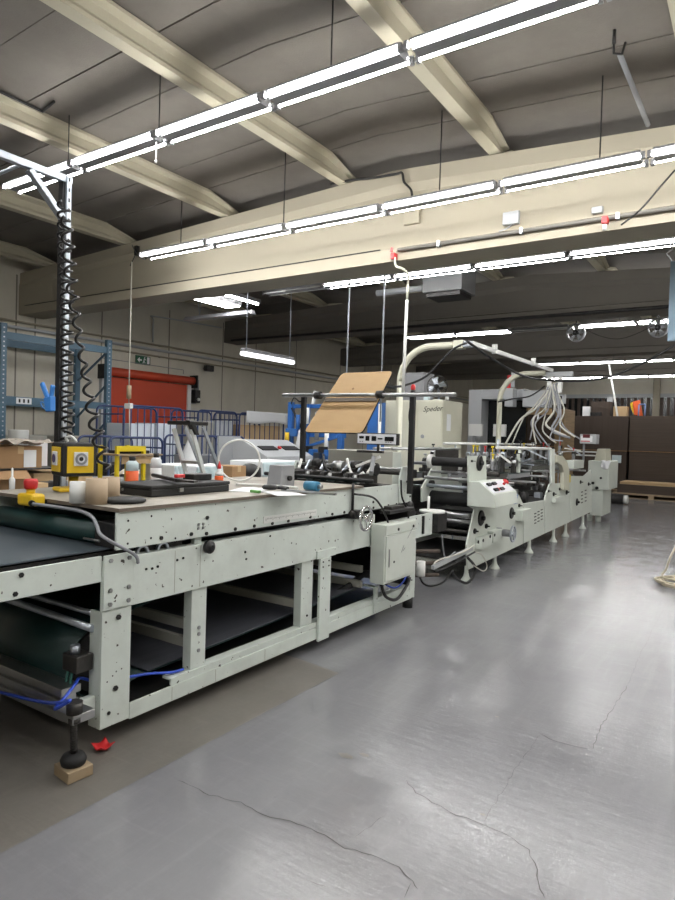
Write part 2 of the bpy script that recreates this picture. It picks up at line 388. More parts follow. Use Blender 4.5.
# wall pipes on the left wall
for k, (z, r, x, lab) in enumerate(((3.36, .022, XL + .06, 'topmost of the three thin pipes running along the left wall'), (3.25, .03, XL + .07, 'middle pipe, the thickest of three along the left wall'), (3.12, .02, XL + .06, 'lowest of the three pipes along the left wall, above the red door'))):
    m = MB().cyl((x, YF + .05, z), (x, YB - .05, z), r, 10)
    y = 0
    while y < YB: m.box((XL, y, z - .02), (x + .01, y + .04, z + .02)); y += 2.4
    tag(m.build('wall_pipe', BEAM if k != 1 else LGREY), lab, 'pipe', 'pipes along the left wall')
tag(MB().tube(spline([(XL + .05, 9.4, 3.41), (XL + .05, 9.4, 3.9), (XL + .05, 9.5, 3.98), (XL + .05, 11.5, 4.05)], 4), .016, 8).build('wall_conduit', LGREY), 'thin grey conduit rising from the wall pipes above the exit sign', 'pipe')

# red roll-up door
DY0, DY1, DZ = 8.2, 10.42, 2.66
d1 = struct(MB().box((XL + .004, DY0, .0), (XL + .05, DY1, DZ - .1)).build('door_1', DOORR))
MB().cyl((XL + .13, DY0 - .08, DZ), (XL + .13, DY1 + .12, DZ), .09, 16).build('roller_tube', DOORR, d1)
for y, mm in ((DY0 - .1, LGREY), (DY1, WHITEP)): MB().box((XL + .003, y, 0), (XL + .09, y + .1, DZ - .1)).build('guide_rail', mm, d1)
for y in (DY0 - .14, DY1 + .125): MB().box((XL + .003, y, DZ - .16), (XL + .25, y + .03, DZ + .13)).build('end_bracket', DARK, d1)
MB().bar((XL + .056, DY0, .0), (XL + .056, DY1, .0), .01, .1).build('bottom_bar', DARK, d1)
g = thing('door_motor', 'dark motor box at the upper corner of the red door', 'motor', (XL + .1, DY1 + .25, DZ - .2))
MB().box((XL + .004, DY1 + .17, DZ - .5), (XL + .16, DY1 + .33, DZ - .2)).build('gearbox', DARK, g, .01); MB().box((XL + .001, DY1 + .16, DZ - .52), (XL + .0035, DY1 + .34, DZ - .18)).build('wall_mount', GREYP, g)
MB().cyl((XL + .1, DY1 + .25, DZ - .2), (XL + .1, DY1 + .25, DZ + .04), .06, 14).build('motor_body', GREYP, g)
MB().cyl((XL + .161, DY1 + .25, DZ - .42), (XL + .2, DY1 + .25, DZ - .42), .035, 12).build('warning_light', WHITEP, g)
tag(MB().tube([(XL + .03, DY0 - .05, 2.92), (XL + .03, DY1 - .1, 2.9), (XL + .03, DY1 - .1, DZ + .15)], .007, 6).build('wall_cable', CABLEG), 'thin cable run along the wall just above the red door', 'cable')
# exit sign
es = thing('exit_sign', 'green and white emergency exit sign above the red door', 'sign', (XL + .03, 9.13, 2.99))
MB().box((XL + .003, 8.98, 2.90), (XL + .03, 9.36, 3.08)).build('sign_panel', SIGNG, es)
m = MB()
xx = XL + .032
def sq(y0, z0, y1, z1): m.box((xx - .001, y0, z0), (xx + .002, y1, z1))
# arrow pointing left, running figure, door leaf
m.add([(xx, 8.90, 2.99), (xx, 8.99, 3.06), (xx, 8.99, 2.92)], [(0, 1, 2)]); sq(8.98, 2.97, 9.07, 3.01)
sq(9.27, 2.91, 9.365, 3.08)
m.cyl((xx - .001, 9.18, 3.06), (xx + .002, 9.18, 3.06), .018, 10); m.bar((xx, 9.17, 3.04), (xx, 9.15, 2.98), .004, .03, up=(0, 1, 0)); m.bar((xx, 9.15, 2.98), (xx, 9.2, 2.92), .004, .02, up=(0, 1, 0)); m.bar((xx, 9.15, 2.98), (xx, 9.11, 2.91), .004, .02, up=(0, 1, 0)); m.bar((xx, 9.17, 3.03), (xx, 9.23, 3.0), .004, .015, up=(0, 1, 0))
pg = m.build('pictogram', WHITE, es)
for v in pg.data.vertices: v.co.y = (v.co.y - 0) * .70 + .04; v.co.z *= .85
# small floodlight on the wall by the door
fl_ = thing('wall_floodlight', 'small dark floodlight on the wall above the door motor', 'light', (XL + .1, 11.0, 3.0))
MB().box((XL + .003, 10.97, 2.98), (XL + .1, 11.03, 3.02)).build('arm', DARK, fl_); MB().box((XL + .1, 10.88, 2.93), (XL + .22, 11.12, 3.07)).build('lamp_head', DARK, fl_, .015)

# ================================================================== LIGHTS
PITCH_X, X0 = 1.237, -7.05
ORD = ['first', 'second', 'third', 'fourth', 'fifth', 'sixth', 'seventh', 'eighth', 'ninth', 'tenth']
def batten(x, y, z, label, group, lit=True, rod=None, L=1.2, half=False):
    t = thing('fluorescent_light', label, 'light', (x, y, z), group)
    MB().prism([(y - .05, z + .06), (y + .05, z + .06), (y + .096, z + .034), (y + .096, z + .02), (y + .094, z + .02), (y + .092, z + .028), (y + .06, z + .018), (y + .052, z - .022), (y - .052, z - .022), (y - .06, z + .018), (y - .092, z + .028), (y - .094, z + .02), (y - .096, z + .02), (y - .096, z + .034)], 'x', x - L / 2 + .03, x + L / 2 - .03).build('housing', HOUSING, t)
    for s in ((-1, 1) if not half else (-1,)):
        MB().cyl((x - L / 2 + .02, y + s * .088, z - .012), (x + L / 2 - .02, y + s * .088, z - .012), .010, 12).build('tube', TUBE if lit else TUBE_OFF, t)
        for e in (-1, 1): MB().box((x + e * (L / 2 - .005) - .014, y + s * .088 - .017, z - .033), (x + e * (L / 2 - .005) + .014, y + s * .088 + .017, z + .022)).build('lamp_holder', HOUSING, t)
    if not rod: MB().cyl((x - .05, y + .0, z + .0605), (x - .05, y, z + .064), .004, 6).build('hanger_eye', STEEL, t)
    for r in (rod or []): MB().cyl((x + r, y, z + .058), (x + r, y, zc(x + r) - .002), .006, 6).build('hanger_rod', DARK, t)
    return t
def row(y, z, k0, k1, rowname, group, off=(), rods=True):
    for j, k in enumerate(range(k0, k1)):
        x = X0 + PITCH_X * (k + .5)
        pos = ORD[j] + ' from the left end' if j else 'at the left end'
        batten(x, y, z, f'twin-tube fluorescent light in the {rowname} row, {pos}' + (', unlit' if k in off else ''), group, k not in off, rod=[r - x for r in (rods if isinstance(rods, tuple) else (x + .3,)) if abs(r - x) < .618])
row(3.91, 4.12, 0, 9, 'nearest visible hanging', 'lights of the nearest row', rods=(-5.98, -4.62, -2.75, -1.2, .6, 2.4))
row(5.77, 3.84, 0, 9, 'second hanging', 'lights of the row before the roof beam', rods=(-6.35, -4.66, -2.72, -1.24, .6, 2.4))
row(8.3, 3.84, 0, 9, 'third hanging', 'lights of the row behind the roof beam', off=(0, ))
row(13.5, 3.84, 0, 9, 'fourth hanging', 'lights of the row past the second beam', off=(2,))
row(19.75, 3.84, 1, 5, 'fifth hanging', 'lights of a far row')
row(24.3, 3.84, 0, 5, 'sixth, farthest hanging', 'lights of the farthest row')
# the hall goes on behind the photographer with the same rows of lamps
row(1.3, 4.0, 2, 7, 'hall-front hanging', 'lights of the row over the photographer', rods=True)
row(-2.2, 4.0, 1, 8, 'front wall hanging', 'lights of the row behind the photographer', rods=True)

# lengthwise lamps over the left aisle
t = thing('box_light', 'wide bright box light on the ceiling left, just under the roof beam', 'light', A(212, 299, z=3.67))
p0 = A(192, 293.5, z=3.66); p1 = A(229, 307.5, z=3.66)
yc0, yc1, xb = p0.y, p1.y, (p0.x + p1.x) / 2
MB().box((xb - .17, yc0, 3.66), (xb + .17, yc1, 3.75)).build('housing', HOUSING, t); MB().box((xb - .15, yc0 + .02, 3.645), (xb + .15, yc1 - .02, 3.659)).build('diffuser', TROFFER, t)
for y in (yc0 + .2, yc1 - .2): MB().cyl((xb, y, 3.751), (xb, y, zc(xb) - .002), .006, 6).build('hanger_rod', DARK, t)
xs_ = A(208, 290, z=3.664).x - xb
t = thing('strip_light', 'slim lit strip light beside the wide box light', 'light', (xb + .5, yc0 + .2, 3.67))
MB().box((xb + xs_ - .04, yc0 + .05, 3.68), (xb + xs_ + .04, yc1 + .05, 3.74)).build('housing', HOUSING, t); MB().cyl((xb + xs_, yc0 + .08, 3.664), (xb + xs_, yc1 + .02, 3.664), .015, 10).build('tube', TUBE, t)
MB().cyl((xb + xs_, yc0 + .6, 3.74), (xb + xs_, yc0 + .6, zc(xb) - .002), .006, 6).build('hanger_rod', DARK, t)
# damp-proof lamp hung over the cages
t = thing('hanging_lamp', 'sealed lamp with clear cover hung lengthwise on two thin rods over the cages', 'light', A(266, 356, z=2.8))
a = A(244, 351, z=2.8); b = A(291, 361, z=2.8); hx = (a.x + b.x) / 2
MB().box((hx - .05, a.y + .03, 2.8), (hx + .05, b.y - .03, 2.86)).build('housing', HOUSING, t, .02); MB().box((hx - .048, a.y + .01, 2.735), (hx + .048, b.y - .01, 2.799)).build('diffuser', DIFF, t, .025)
for y in (a.y + .12, b.y - .12): MB().cyl((hx, y, 2.861), (hx, y, zc(hx) - .002), .007, 6).build('hanger_rod', GALV, t)
# unlit lamp rail across the left aisle on a V-shaped wire hanger
t = thing('lamp_rail', 'unlit white reflector rail on a V-shaped wire below the box light', 'lamp rail', A(215, 317, y=8.3))
a = A(186, 320, y=8.3); b = A(253, 313, y=8.3)
MB().prism([(8.22, a.z - .02), (8.38, a.z - .02), (8.33, a.z + .05), (8.27, a.z + .05)], 'x', a.x, b.x).build('reflector', HOUSING, t)
MB().tube([(a.x + .35, 8.3, a.z + .05), (a.x + .28, 8.3, a.z + .5), (a.x + .42, 8.3, a.z + .5), (a.x + .35, 8.3, a.z + .05)], .005, 6).build('wire_hanger', GALV, t)
MB().cyl((a.x + .35, 8.3, a.z + .5), (a.x + .35, 8.3, zc(a.x) - .003), .005, 6).build('hanger_rod', DARK, t)
MB().cyl((b.x - .1, 8.3, a.z + .05), (b.x - .1, 8.3, zc(b.x) - .003), .005, 6).build('hanger_rod', DARK, t)

# ================================================================== FIXINGS ON THE ROOF BEAM
YBM = 6.4
def on_beam(px, py, y=YBM): return A(px, py, y=y)
pts = [on_beam(x, y, YBM - .03) for x, y in ((398, 250), (430, 244), (500, 229), (560, 219), (620, 212), (675, 203))]
zz = pts[0].z
t = thing('conduit', 'long grey conduit pipe clipped along the roof beam edge, ending at the red valve', 'pipe', pts[0])
MB().cyl((pts[0].x, YBM - .03, zz), (XR - .1, YBM - .03, zz), .02, 8).build('pipe_run', mat('shaded conduit grey', '#6f6c66', .5), t)  # conduit grey darkened, its shadow is put into the colour
for x in [pts[0].x + .5 + .9 * k for k in range(7)]: MB().box((x - .015, YBM - .055, zz - .028), (x + .015, YBM - .001, zz + .028)).build('mount_clip', GALV, t)
# red valve and white drop pipe
v = on_beam(394, 255, YBM - .05)
t = thing('valve', 'red shut-off valve on the roof beam edge above the white drop pipe', 'valve', v)
MB().box((v.x - .03, v.y - .035, v.z - .05), (v.x + .025, v.y + .045, v.z + .02)).build('valve_body', RED, t, .008); MB().bar((v.x - .01, v.y - .05, v.z + .02), (v.x + .0, v.y - .05, v.z + .07), .012, .025).build('lever', RED, t)
pp = [A(395, 258, y=6.33), A(396, 266, y=6.3), A(403, 269, y=6.3), A(408, 275, y=6.35), A(408, 284, y=6.4), A(407, 300, y=6.4), A(403, 393, y=6.4)]
t = thing('hanging_pipe', 'white air pipe dropping from the red valve to the beige cabinet', 'pipe', pp[-1])
MB().tube(spline(pp[:5], 5), .014, 8).build('hose', CREAM, t); MB().cyl(pp[4], pp[5], .014, 8).build('upper_pipe', CREAM, t); MB().cyl(pp[5], pp[6], .019, 8).build('pipe_run', WHITEP, t)
tag(MB().cyl((-11.1, 6.42, 3.645), (-3.75, 6.42, 3.645), .009, 6).build('beam_cable', DARK), 'thin dark cable lying straight along the roof beam ledge, left of the red valve', 'cable')
# junction boxes on the web
def beam_box(px, py, w, h, label, m_, name='junction_box'):
    c = A(px, py, y=YBM + .068); t = thing(name, label, 'junction box', c)
    MB().box((c.x - w / 2, YBM + .02, c.z - h / 2), (c.x + w / 2, YBM + .068, c.z + h / 2)).build('housing', m_, t, .008); return t, c
t, c = beam_box(512, 219, .17, .13, 'grey square junction box on the roof beam, middle of the right half', LGREY)
MB().tube([(c.x + .02, YBM + .04, c.z - .065), (c.x - .02, YBM - .02, c.z - .12), (c.x - .1, YBM - .03, zz + .03)], .008, 6).build('cable', CABLEG, t)
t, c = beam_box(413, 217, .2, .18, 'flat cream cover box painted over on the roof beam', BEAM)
t, c = beam_box(598, 211, .1, .06, 'small grey cable box beside the red socket on the roof beam', LGREY)
c = A(605, 222, y=YBM - .12); t = thing('socket', 'red and white hanging socket on the roof beam edge', 'socket', c)
MB().box((c.x - .025, c.y - .03, c.z - .02), (c.x + .025, c.y + .042, c.z + .05)).build('cover', RED, t, .006); MB().cyl((c.x, c.y, c.z - .075), (c.x, c.y, c.z - .021), .02, 10).build('plug', WHITEP, t)
t = tag(MB().tube(spline([A(*p, y=6.38) for p in ((331, 184), (352, 180), (372, 178), (396, 174), (402, 173), (404, 182), (411, 190), (412, 200))], 5), .014, 6).build('beam_cable', DARK), 'loose dark cable lying along the roof beam top and drooping to the cream cover', 'cable')
t = tag(MB().tube(spline([A(*p, y=6.2) for p in ((675, 170), (660, 187), (640, 210), (621, 225))], 5), .008, 6).build('hanging_cable', RUBBER), 'thin black cable slanting across the roof beam at the photo right edge', 'cable')
# pipes under the roof planks at right
t = thing('roof_bracket', 'dark pipe bracket and diagonal strut under the roof planks, upper right', 'bracket', A(615, 45, z=4.35))
a = A(614, 40, z=zc(-.8) - .02); b = A(648, 125, y=6.35); MB().cyl(A(620, 55, z=zc(-.8) - .04), b, .022, 8).build('strut', GREYP, t)
q0 = A(614, 44, z=zc(-.8) - .09)
MB().tube([q0 + V3((0, 0, .02)), q0 - V3((0, 0, .07)), q0 + V3((.05, .04, -.07)), q0 + V3((.07, .06, 0.02))], .010, 8).build('loop', DARK, t)
MB().cyl(q0, V3((q0.x, q0.y, zc(q0.x) - .002)), .014, 8).build('hanger_rod', DARK, t)
t = tag(MB().cyl((-1.35, 4.47, zc(-1.35) - .03), (3.9, 4.47, zc(3.9) - .03), .015, 8).build('ceiling_pipe', GREYP), 'thin dark pipe under the roof planks at upper right', 'pipe')
tag(MB().tube([V3((-6.105, A(x_, y_, x=-6.1).y, zc(-6.1) - .018)) for x_, y_ in ((-20, 79), (0, 87), (40, 104), (43, 105))] + [A(54, 101.5, z=zc(-5.9) - .015)], .014, 8).build('ceiling_conduit', DARK), 'dark conduit along the roof rib at upper left, ending at the first lamp rod', 'conduit')
p_ = A(163, 146, z=4.09); tag(MB().cyl((p_.x, 3.91, 3.93), (p_.x, 3.91, 4.098), .006, 6).cyl((p_.x, 3.91, 3.91), (p_.x, 3.91, 3.93), .011, 8).build('hanging_pull_switch', WHITEP), 'short white pull string hanging from the nearest lamp row', 'pull string')
# heater unit in the next bay
c = A(450, 285, y=9.2); t = thing('ceiling_heater', 'grey box unit heater with dark grille hung behind the roof beam', 'heater', c)
MB().box((c.x - .35, 8.95, c.z - .14), (c.x + .3, 9.5, c.z + .22)).build('casing', mat('heater grey', '#5c5d5e', .5), t, .01); MB().box((c.x - .3, 9., c.z - .2), (c.x + .25, 9.45, c.z - .141)).build('grille', DARK, t)
for dx in (-.25, .2): MB().cyl((c.x + dx, 9.22, c.z + .221), (c.x + dx, 9.22, zc(c.x) - .002), .01, 6).build('hanger_rod', DARK, t)
MB().cyl((c.x - 1.3, 9.2, c.z + .0), (c.x - .36, 9.2, c.z + .0), .05, 10).build('flue_pipe', GREYP, t)
# round wall fans in the third bay
for px, py, lab in ((576, 333, 'round grey ventilation fan, the left of two under the far beam'), (658, 328, 'round grey ventilation fan, the right of two under the far beam')):
    c = A(px, py, y=13.1); t = thing('ventilation_fan', lab, 'fan', c, 'ventilation fans')
    MB().pipe(c + V3((0, -.08, 0)), c + V3((0, .08, 0)), .17, .155, 28).build('shroud', GREYP, t)
    MB().cyl(c + V3((0, -.05, 0)), c + V3((0, .06, 0)), .05, 16).build('hub', DARK, t)
    for k in range(5):
        an = 2 * PI * k / 5 + .3; d = V3((math.cos(an), 0, math.sin(an))); s = V3((-math.sin(an), 0, math.cos(an)))
        MB().add([c + d * .045 - s * .02 + V3((0, .03, 0)), c + d * .15 - s * .05 + V3((0, .03, 0)), c + d * .15 + s * .05 - V3((0, .03, 0)), c + d * .045 + s * .02 - V3((0, .02, 0))], [(0, 1, 2, 3)]).build('blade', STEEL, t, solid=.004)
    g = MB()
    for r in (.06, .1, .14): g.tube([c + V3((r * math.cos(2 * PI * k / 24), -.085, r * math.sin(2 * PI * k / 24))) for k in range(24)], .003, 5, closed=True)
    for k in range(8): an = 2 * PI * k / 8; g.cyl(c + V3((0, -.085, 0)), c + V3((.165 * math.cos(an), -.085, .165 * math.sin(an))), .003, 5)
    g.build('guard', STEEL, t)
    MB().cyl(c + V3((0, 0, .17)), V3((c.x, c.y, zc(c.x) - .002)), .012, 6).build('hanger_rod', DARK, t)
a = A(572, 326, y=13.1)
tag(MB().tube(spline([A(*p, y=12.9) for p in ((585, 329), (600, 336), (618, 339), (636, 334), (652, 326))], 5), .006, 6).build('fan_cable', DARK), 'thin dark cable drooping between the two round fans', 'cable')
# long pipe on the second beam
tag(MB().cyl((-10.9, 11.6, 3.74), (XR - .1, 11.6, 3.74), .03, 8).build('beam_pipe', DARK), 'dark pipe running along the second roof beam', 'pipe')
# blue hanging profile at the right edge
a = A(672, 262, y=8.0); b = A(672, 341, y=8.0); t = thing('hanging_profile', 'blue-grey metal profile hanging from a hook at the photo right edge', 'profile', b)
MB().box((a.x - .01, 7.97, b.z), (a.x + .08, 8.03, a.z)).build('profile', mat('blue grey profile', '#7f95a8', .4, .3), t)
MB().tube([(a.x, 8, a.z), (a.x - .03, 8, a.z + .06), (a.x - .06, 8, a.z + .1), (a.x + .0, 8, a.z + .14), (a.x, 8, a.z + .2), (a.x, 8, zc(a.x) - .003)], .008, 6).build('hook_rod', STEEL, t)

# ================================================================== THE DELIVERY TABLE (nearest machine)
X1, X2 = -2.52, -3.66            # operator side, far side
tb = thing('conveyor_table', 'pale grey steel conveyor table with board top and belts underneath, nearest machine', 'machine', (-3.1, 3.4, 0))
BR = random.Random(11)
def bolts(parent, spots, r=.008, h=.007, mt=DARK, axis=(1, 0, 0)):
    """hex or cap screw heads, each a piece of its own on its plate"""
    for p in spots:
        p = V3(p); d = V3(axis)
        MB().cyl(p, p + d * h, r, 6).build('bolt', mt, parent)
def side(px, py, x=None): return A(px, py, x=X1 + .0 if x is None else x)
# board top
m = MB().box((X2 - .02, 1.94, 1.106), (X1 + .012, 4.15, 1.124)); m.box((X1 + .0121, 1.94, 1.106), (X1 + .014, 4.15, 1.1235), 1); m.box((X2 - .02, 1.938, 1.106), (X1 + .012, 1.9399, 1.1235), 1)
m.build('table_top', [BOARD, EDGE], tb, .0)
# upper side plates
for x0, nm in ((X1 - .014, 0), (X2, 1)):
    pl = MB().box((x0, 1.935, .925), (x0 + .014, 4.74, 1.104)).build('side_plate', PAINT, tb, .002)
    if nm == 0:
        sp = [side(x, y) for x, y in ((161, 538), (191, 534), (207, 517.5), (235, 529), (254, 526), (272, 524), (288, 521.5), (310, 517), (206, 540), (332, 516), (344, 513), (373, 512), (388, 510), (396, 509), (373, 502))]
        bolts(pl, [(X1 + .0005, p.y, min(1.09, max(.94, p.z))) for p in sp], .011, .006, DARK)
        bolts(pl, [(X1 + .0005, y, z) for y in (2.46, 2.495) for z in (.975, .995)] , .008, .005, STEEL)
        m = MB()
        for k in range(16): m.cyl((X1, 1.97 + BR.random() * 2.6, .945 + BR.random() * .14), (X1 + .001, 0, 0), .004, 8) if 0 else None
        for y, z in ((2.0, 1.06), (2.0, .95), (2.14, 1.07), (2.14, .96), (2.3, .94)): m.cyl((X1 - .001, y, z), (X1 + .0008, y, z), .006, 10)
        m.build('drilled_hole', BLACK, pl)
        a = side(263, 520); b = side(316, 511.5)
        sc = MB().box((X1 + .0005, a.y, a.z - .022), (X1 + .006, b.y, a.z + .02)).build('ruler', WHITEP, pl, label='white plastic scale strip')
        m = MB()
        for k in range(40): m.box((X1 + .006, a.y + .02 + k * (b.y - a.y - .04) / 39, a.z + (.0 if k % 5 else -.008)), (X1 + .0068, a.y + .0215 + k * (b.y - a.y - .04) / 39, a.z + .008))
        m.build('tick', INK, sc)
# upper frame beams (channel)
for x, s in ((X1, 1), (X2 - .02, -1)):
    m = MB(); xf = x if s > 0 else x
    m.box((xf - .012, 1.86, .645), (xf, 4.36, .885)); m.box((xf - .07, 2.05, .873), (xf - .0121, 4.36, .885)); m.box((xf - .07, 2.05, .645), (xf - .0121, 4.36, .657))
    bm_ = m.build('upper_beam', PAINT, tb, .002)
    if s > 0:
        bolts(bm_, [(X1 + .0005, *side(x_, y_).yz) for x_, y_ in ((146, 569), (152, 568.5), (157.5, 566.5), (177, 560), (183, 558), (270, 536), (246, 559), (245, 552))], .007, .004, DARK)
        m = MB().box((X1 - .0005, 2.3, .655), (X1 + .0006, 2.303, .875)); m.box((X1 - .0005, 2.48, .655), (X1 + .0006, 2.483, .875)); m.build('weld_seam', BEIGE, bm_)
        e = MB().box((X1 + .003, 4.37, .61), (X1 + .012, 5.4, .815)).build('beam_extension', PAINT, tb, .002); MB().box((X1 - .12, 4.37, .62), (X1 + .002, 5.36, .64)).build('stiffener', PAINT, e)
        MB().box((X1 + .012, 5.18, .64), (X1 + .03, 5.2, .8)).build('cable_strap', BLACK, e)
    # infeed extension towards the photographer
    e = MB().box((xf - .012, .2, .79), (xf, 1.858, .91)).build('infeed_beam', PAINT, tb, .002)
    if s > 0:
        bolts(e, [(X1 + .0005, *side(x_, y_).yz) for x_, y_ in ((21, 575), (15, 594))], .011, .006, DARK)
# near corner: clamp plate and leg
cp = MB().box((X1 + .0006, 1.862, .655), (X1 + .013, 2.035, .91)).build('corner_plate', PAINT, tb, .002)
bolts(cp, [(X1 + .0132, y, z) for y in (1.895, 2.0) for z in (.68, .745, .885)], .011, .008, STEEL)
lg = MB().box((X1 - .012, 1.865, .093), (X1, 2.03, .644)).box((X1 - .09, 1.865, .093), (X1 - .0121, 1.877, .644)).build('leg', PAINT, tb, .002)
bolts(lg, [(X1 + .0005, *side(x_, y_).yz) for x_, y_ in ((118, 617), (115, 688))], .013, .009, DARK); bolts(lg, [(X1 + .0005, *side(x_, y_).yz) for x_, y_ in ((108.5, 713),)], .009, .005, DARK)
MB().cyl((X1 - .0005, 1.93, .33), (X1 + .0006, 1.93, .33), .004, 8).cyl((X1 - .0005, 1.95, .345), (X1 + .0006, 1.95, .345), .004, 8).cyl((X1 - .0005, 1.98, .35), (X1 + .0006, 1.98, .35), .004, 8).cyl((X1 - .0005, 1.9, .31), (X1 + .0006, 1.9, .31), .004, 8).build('drilled_hole', BLACK, lg)
MB().box((X2 - .02, 1.865, .0), (X2 - .008, 2.03, .644)).build('leg', PAINT, tb)
# lower beams
for x, s in ((X1, 1), (X2 - .02, -1)):
    m = MB().box((x - .012, 2.032, .085), (x, 5.1, .165)).box((x - .02, 2.3, .166), (x - .006, 5.1, .203)).box((x - .075, 2.3, .19), (x - .0201, 5.1, .203)).box((x - .075, 2.032, .085), (x - .0121, 5.1, .1))
    lb = m.build('lower_beam', PAINT, tb, .002)
    if s > 0:
        for y in (2.3, 2.62, 3.05): MB().box((x, y, .09), (x + .0008, y + .003, .16)).build('weld_seam', BEIGE, lb)
        a = side(373, 598); MB().box((x + .0005, a.y, .1), (x + .014, a.y + .05, .3)).build('angle_bracket', PAINT, lb); MB().box((x - .1, a.y, .3), (x + .014, a.y + .05, .31)).build('angle_bracket', PAINT, lb)
# posts
p1 = MB().box((X1 - .075, 2.44, .205), (X1 - .014, 2.55, .643)).build('post', PAINT, tb, .002); bolts(p1, [(X1 - .0135, 2.495, z) for z in (.425, .39, .3)], .011, .007, STEEL)
p2 = MB().box((X1 - .075, 3.43, .205), (X1 - .014, 3.56, .643)).build('post', PAINT, tb, .002); bolts(p2, [(X1 - .0135, 3.5, .27)], .008, .006, DARK)
p3 = MB().box((X1 + .0008, 3.6, .07), (X1 + .02, 3.73, .644)).build('post', PAINT, tb, .002); bolts(p3, [(X1 + .0202, y, z) for y in (3.63, 3.70) for z in (.62, .585)], .006, .004, DARK)
MB().box((X1 + .0008, 3.57, .645), (X1 + .012, 3.8, .7)).build('joint_plate', PAINT, tb, .002)
for y in (2.44, 3.43, 4.95): MB().box((X2 - .02, y, .205), (X2 + .04, y + .11, .643)).build('post', PAINT, tb)
ep = MB().box((X1 - .012, 5.0, .166), (X1 + .001, 5.1, .6)).build('end_plate', PAINT, tb, .002)
bolts(ep, [(X1 + .0015, 5.03, z) for z in (.25, .31, .36)], .009, .008, STEEL)
# cross rails
for y, z in ((2.46, .41), (2.46, .31), (3.45, .32), (4.3, .42), (4.3, .3)): MB().box((X2 + .005, y, z), (X1 - .077, y + .03, z + .055)).build('cross_rail', BEIGE, tb, .002)
cr = MB().box((X2, 1.72, .165), (X1 - .07, 1.80, .2)).box((X2, 1.735, .2), (X1 - .07, 1.785, .225)).box((X2, 1.72, .225), (X1 - .07, 1.80, .255)).box((X2, 1.735, .255), (X1 - .07, 1.785, .28)).box((X2, 1.71, .28), (X1 - .07, 1.81, .315)).build('grooved_rail', ALU, tb, .002)
MB().box((X1 - .069, 1.74, .18), (X1 - .03, 1.86, .25)).build('rail_bracket', PAINT, cr, .004); MB().cyl((X1 - .06, 1.739, .215), (X1 - .06, 1.72, .215), .012, 6).build('bolt', DARK, cr)
MB().box((X2 + .05, 2.05, .105), (X1 - .08, 4.98, .112)).build('shade_sheet', DARK, tb)  # dark sheet added to stand for the shade under the table
MB().box((X2 + .05, 4.985, .21), (X1 - .016, 4.995, .93)).build('end_guard', DARK, tb)
MB().box((X2, 1.9, .165), (X1 - .02, 1.99, .18)).build('cross_plate', BEIGE, tb)
# levelling jack on a wood block
jx, jy = -2.425, 1.665
jk = MB().cyl((jx, jy, .095), (jx, jy, .30), .013, 12)
for k in range(14): jk.cyl((jx, jy, .11 + k * .011), (jx, jy, .115 + k * .011), .016, 12)
jk = jk.build('levelling_jack', GREASE, tb)
MB().lathe([(.05, 0), (.055, .02), (.045, .038), (.02, .045)], (jx, jy, .052), n=24).build('foot_pad', RUBBER, jk)
MB().cyl((jx, jy, .23), (jx, jy, .25), .028, 6).build('nut', GREASE, jk); MB().cyl((jx, jy, .27), (jx, jy, .32), .034, 16).build('clamp_ring', GREASE, jk); MB().box((jx - .11, jy - .02, .225), (jx + .02, jy + .09, .265)).build('clamp_arm', ALU, jk, .004)
tag(MB().prism([(jx - .065, jy - .05), (jx + .06, jy - .065), (jx + .07, jy + .05), (jx - .055, jy + .06)], 'z', .0025, .05).build('wood_block', WOOD, bev=.004), 'small worn wooden block under the jack foot of the near table', 'block')
MB().cyl((-2.56, 5.05, .0), (-2.56, 5.05, .09), .045, 16).build('foot', RUBBER, tb)
# belts and rollers
MB().cyl((X2 + .06, 1.985, .985), (-2.68, 1.985, .985), .058, 28).build('feed_roller', GREEN_BELT, tb)
m = MB().box((-2.68, 1.93, .93), (X1 - .0145, 2.06, 1.05)); m.build('roller_bearing', DARK, tb, .006)
MB().cyl((-2.72, 1.9, .965), (-2.6, 1.9, .965), .006, 8).build('guide_pin', STEEL, tb)
MB().box((X2 + .04, .25, .925), (X1 - .05, 2.4, .932)).build('infeed_belt', BLUE_BELT, tb)
MB().box((X2 + .02, .25, .88), (X1 - .06, 2.4, .915)).build('belt_bed', DARK, tb)
MB().box((X2 + .08, 2.1, 1.0), (X1 - .08, 4.6, 1.05)).build('upper_belt', GREEN_BELT, tb)
MB().box((X2 + .02, 2.42, .9), (X1 - .075, 4.6, .94)).build('belt_bed', DARK, tb)
MB().box((X2 + .015, 2.1, .69), (X1 - .0765, 4.98, .70)).build('drip_tray', DARK, tb)
# lower belt: drum, sagging return run and rising upper run
pts = [(2.0 + .0, .18)]; c0 = (1.98, .365); r0 = .185
outer = [(3.95, .262), (4.42, .275)]; path = [(4.45, .28), (2.2, .215)] + [(c0[0] + r0 * math.cos(a), c0[1] + r0 * math.sin(a)) for a in [math.radians(d) for d in range(-80, -275, -12)]] + [(2.3, .60), (4.45, .66)]
n = len(path); m = MB(); vs = [(x, y, z) for x in (X2 + .06, -2.66) for y, z in path]
m.add(vs, [(k, k + 1, n + k + 1, n + k) for k in range(n - 1)], 0, True); lbt = m.build('lower_belt', [GREEN_BELT], tb, solid=.006)
MB().prism([(2.25, .226), (4.44, .289), (4.44, .295), (2.25, .232)], 'x', X2 + .07, -2.655).build('lower_belt', GREY_BELT, tb, label='grey inner face of the lower belt')
MB().cyl((X2 + .03, c0[0], c0[1]), (-2.675, c0[0], c0[1]), .16, 24).build('belt_drum', DARK, tb)
MB().cyl((X2 + .02, 1.93, .60), (-2.6, 1.93, .60), .014, 10).build('tie_bar', GALV, tb); MB().cyl((X2 + .02, 1.86, .585), (-2.58, 1.86, .56), .018, 10).build('tie_bar', GALV, tb)
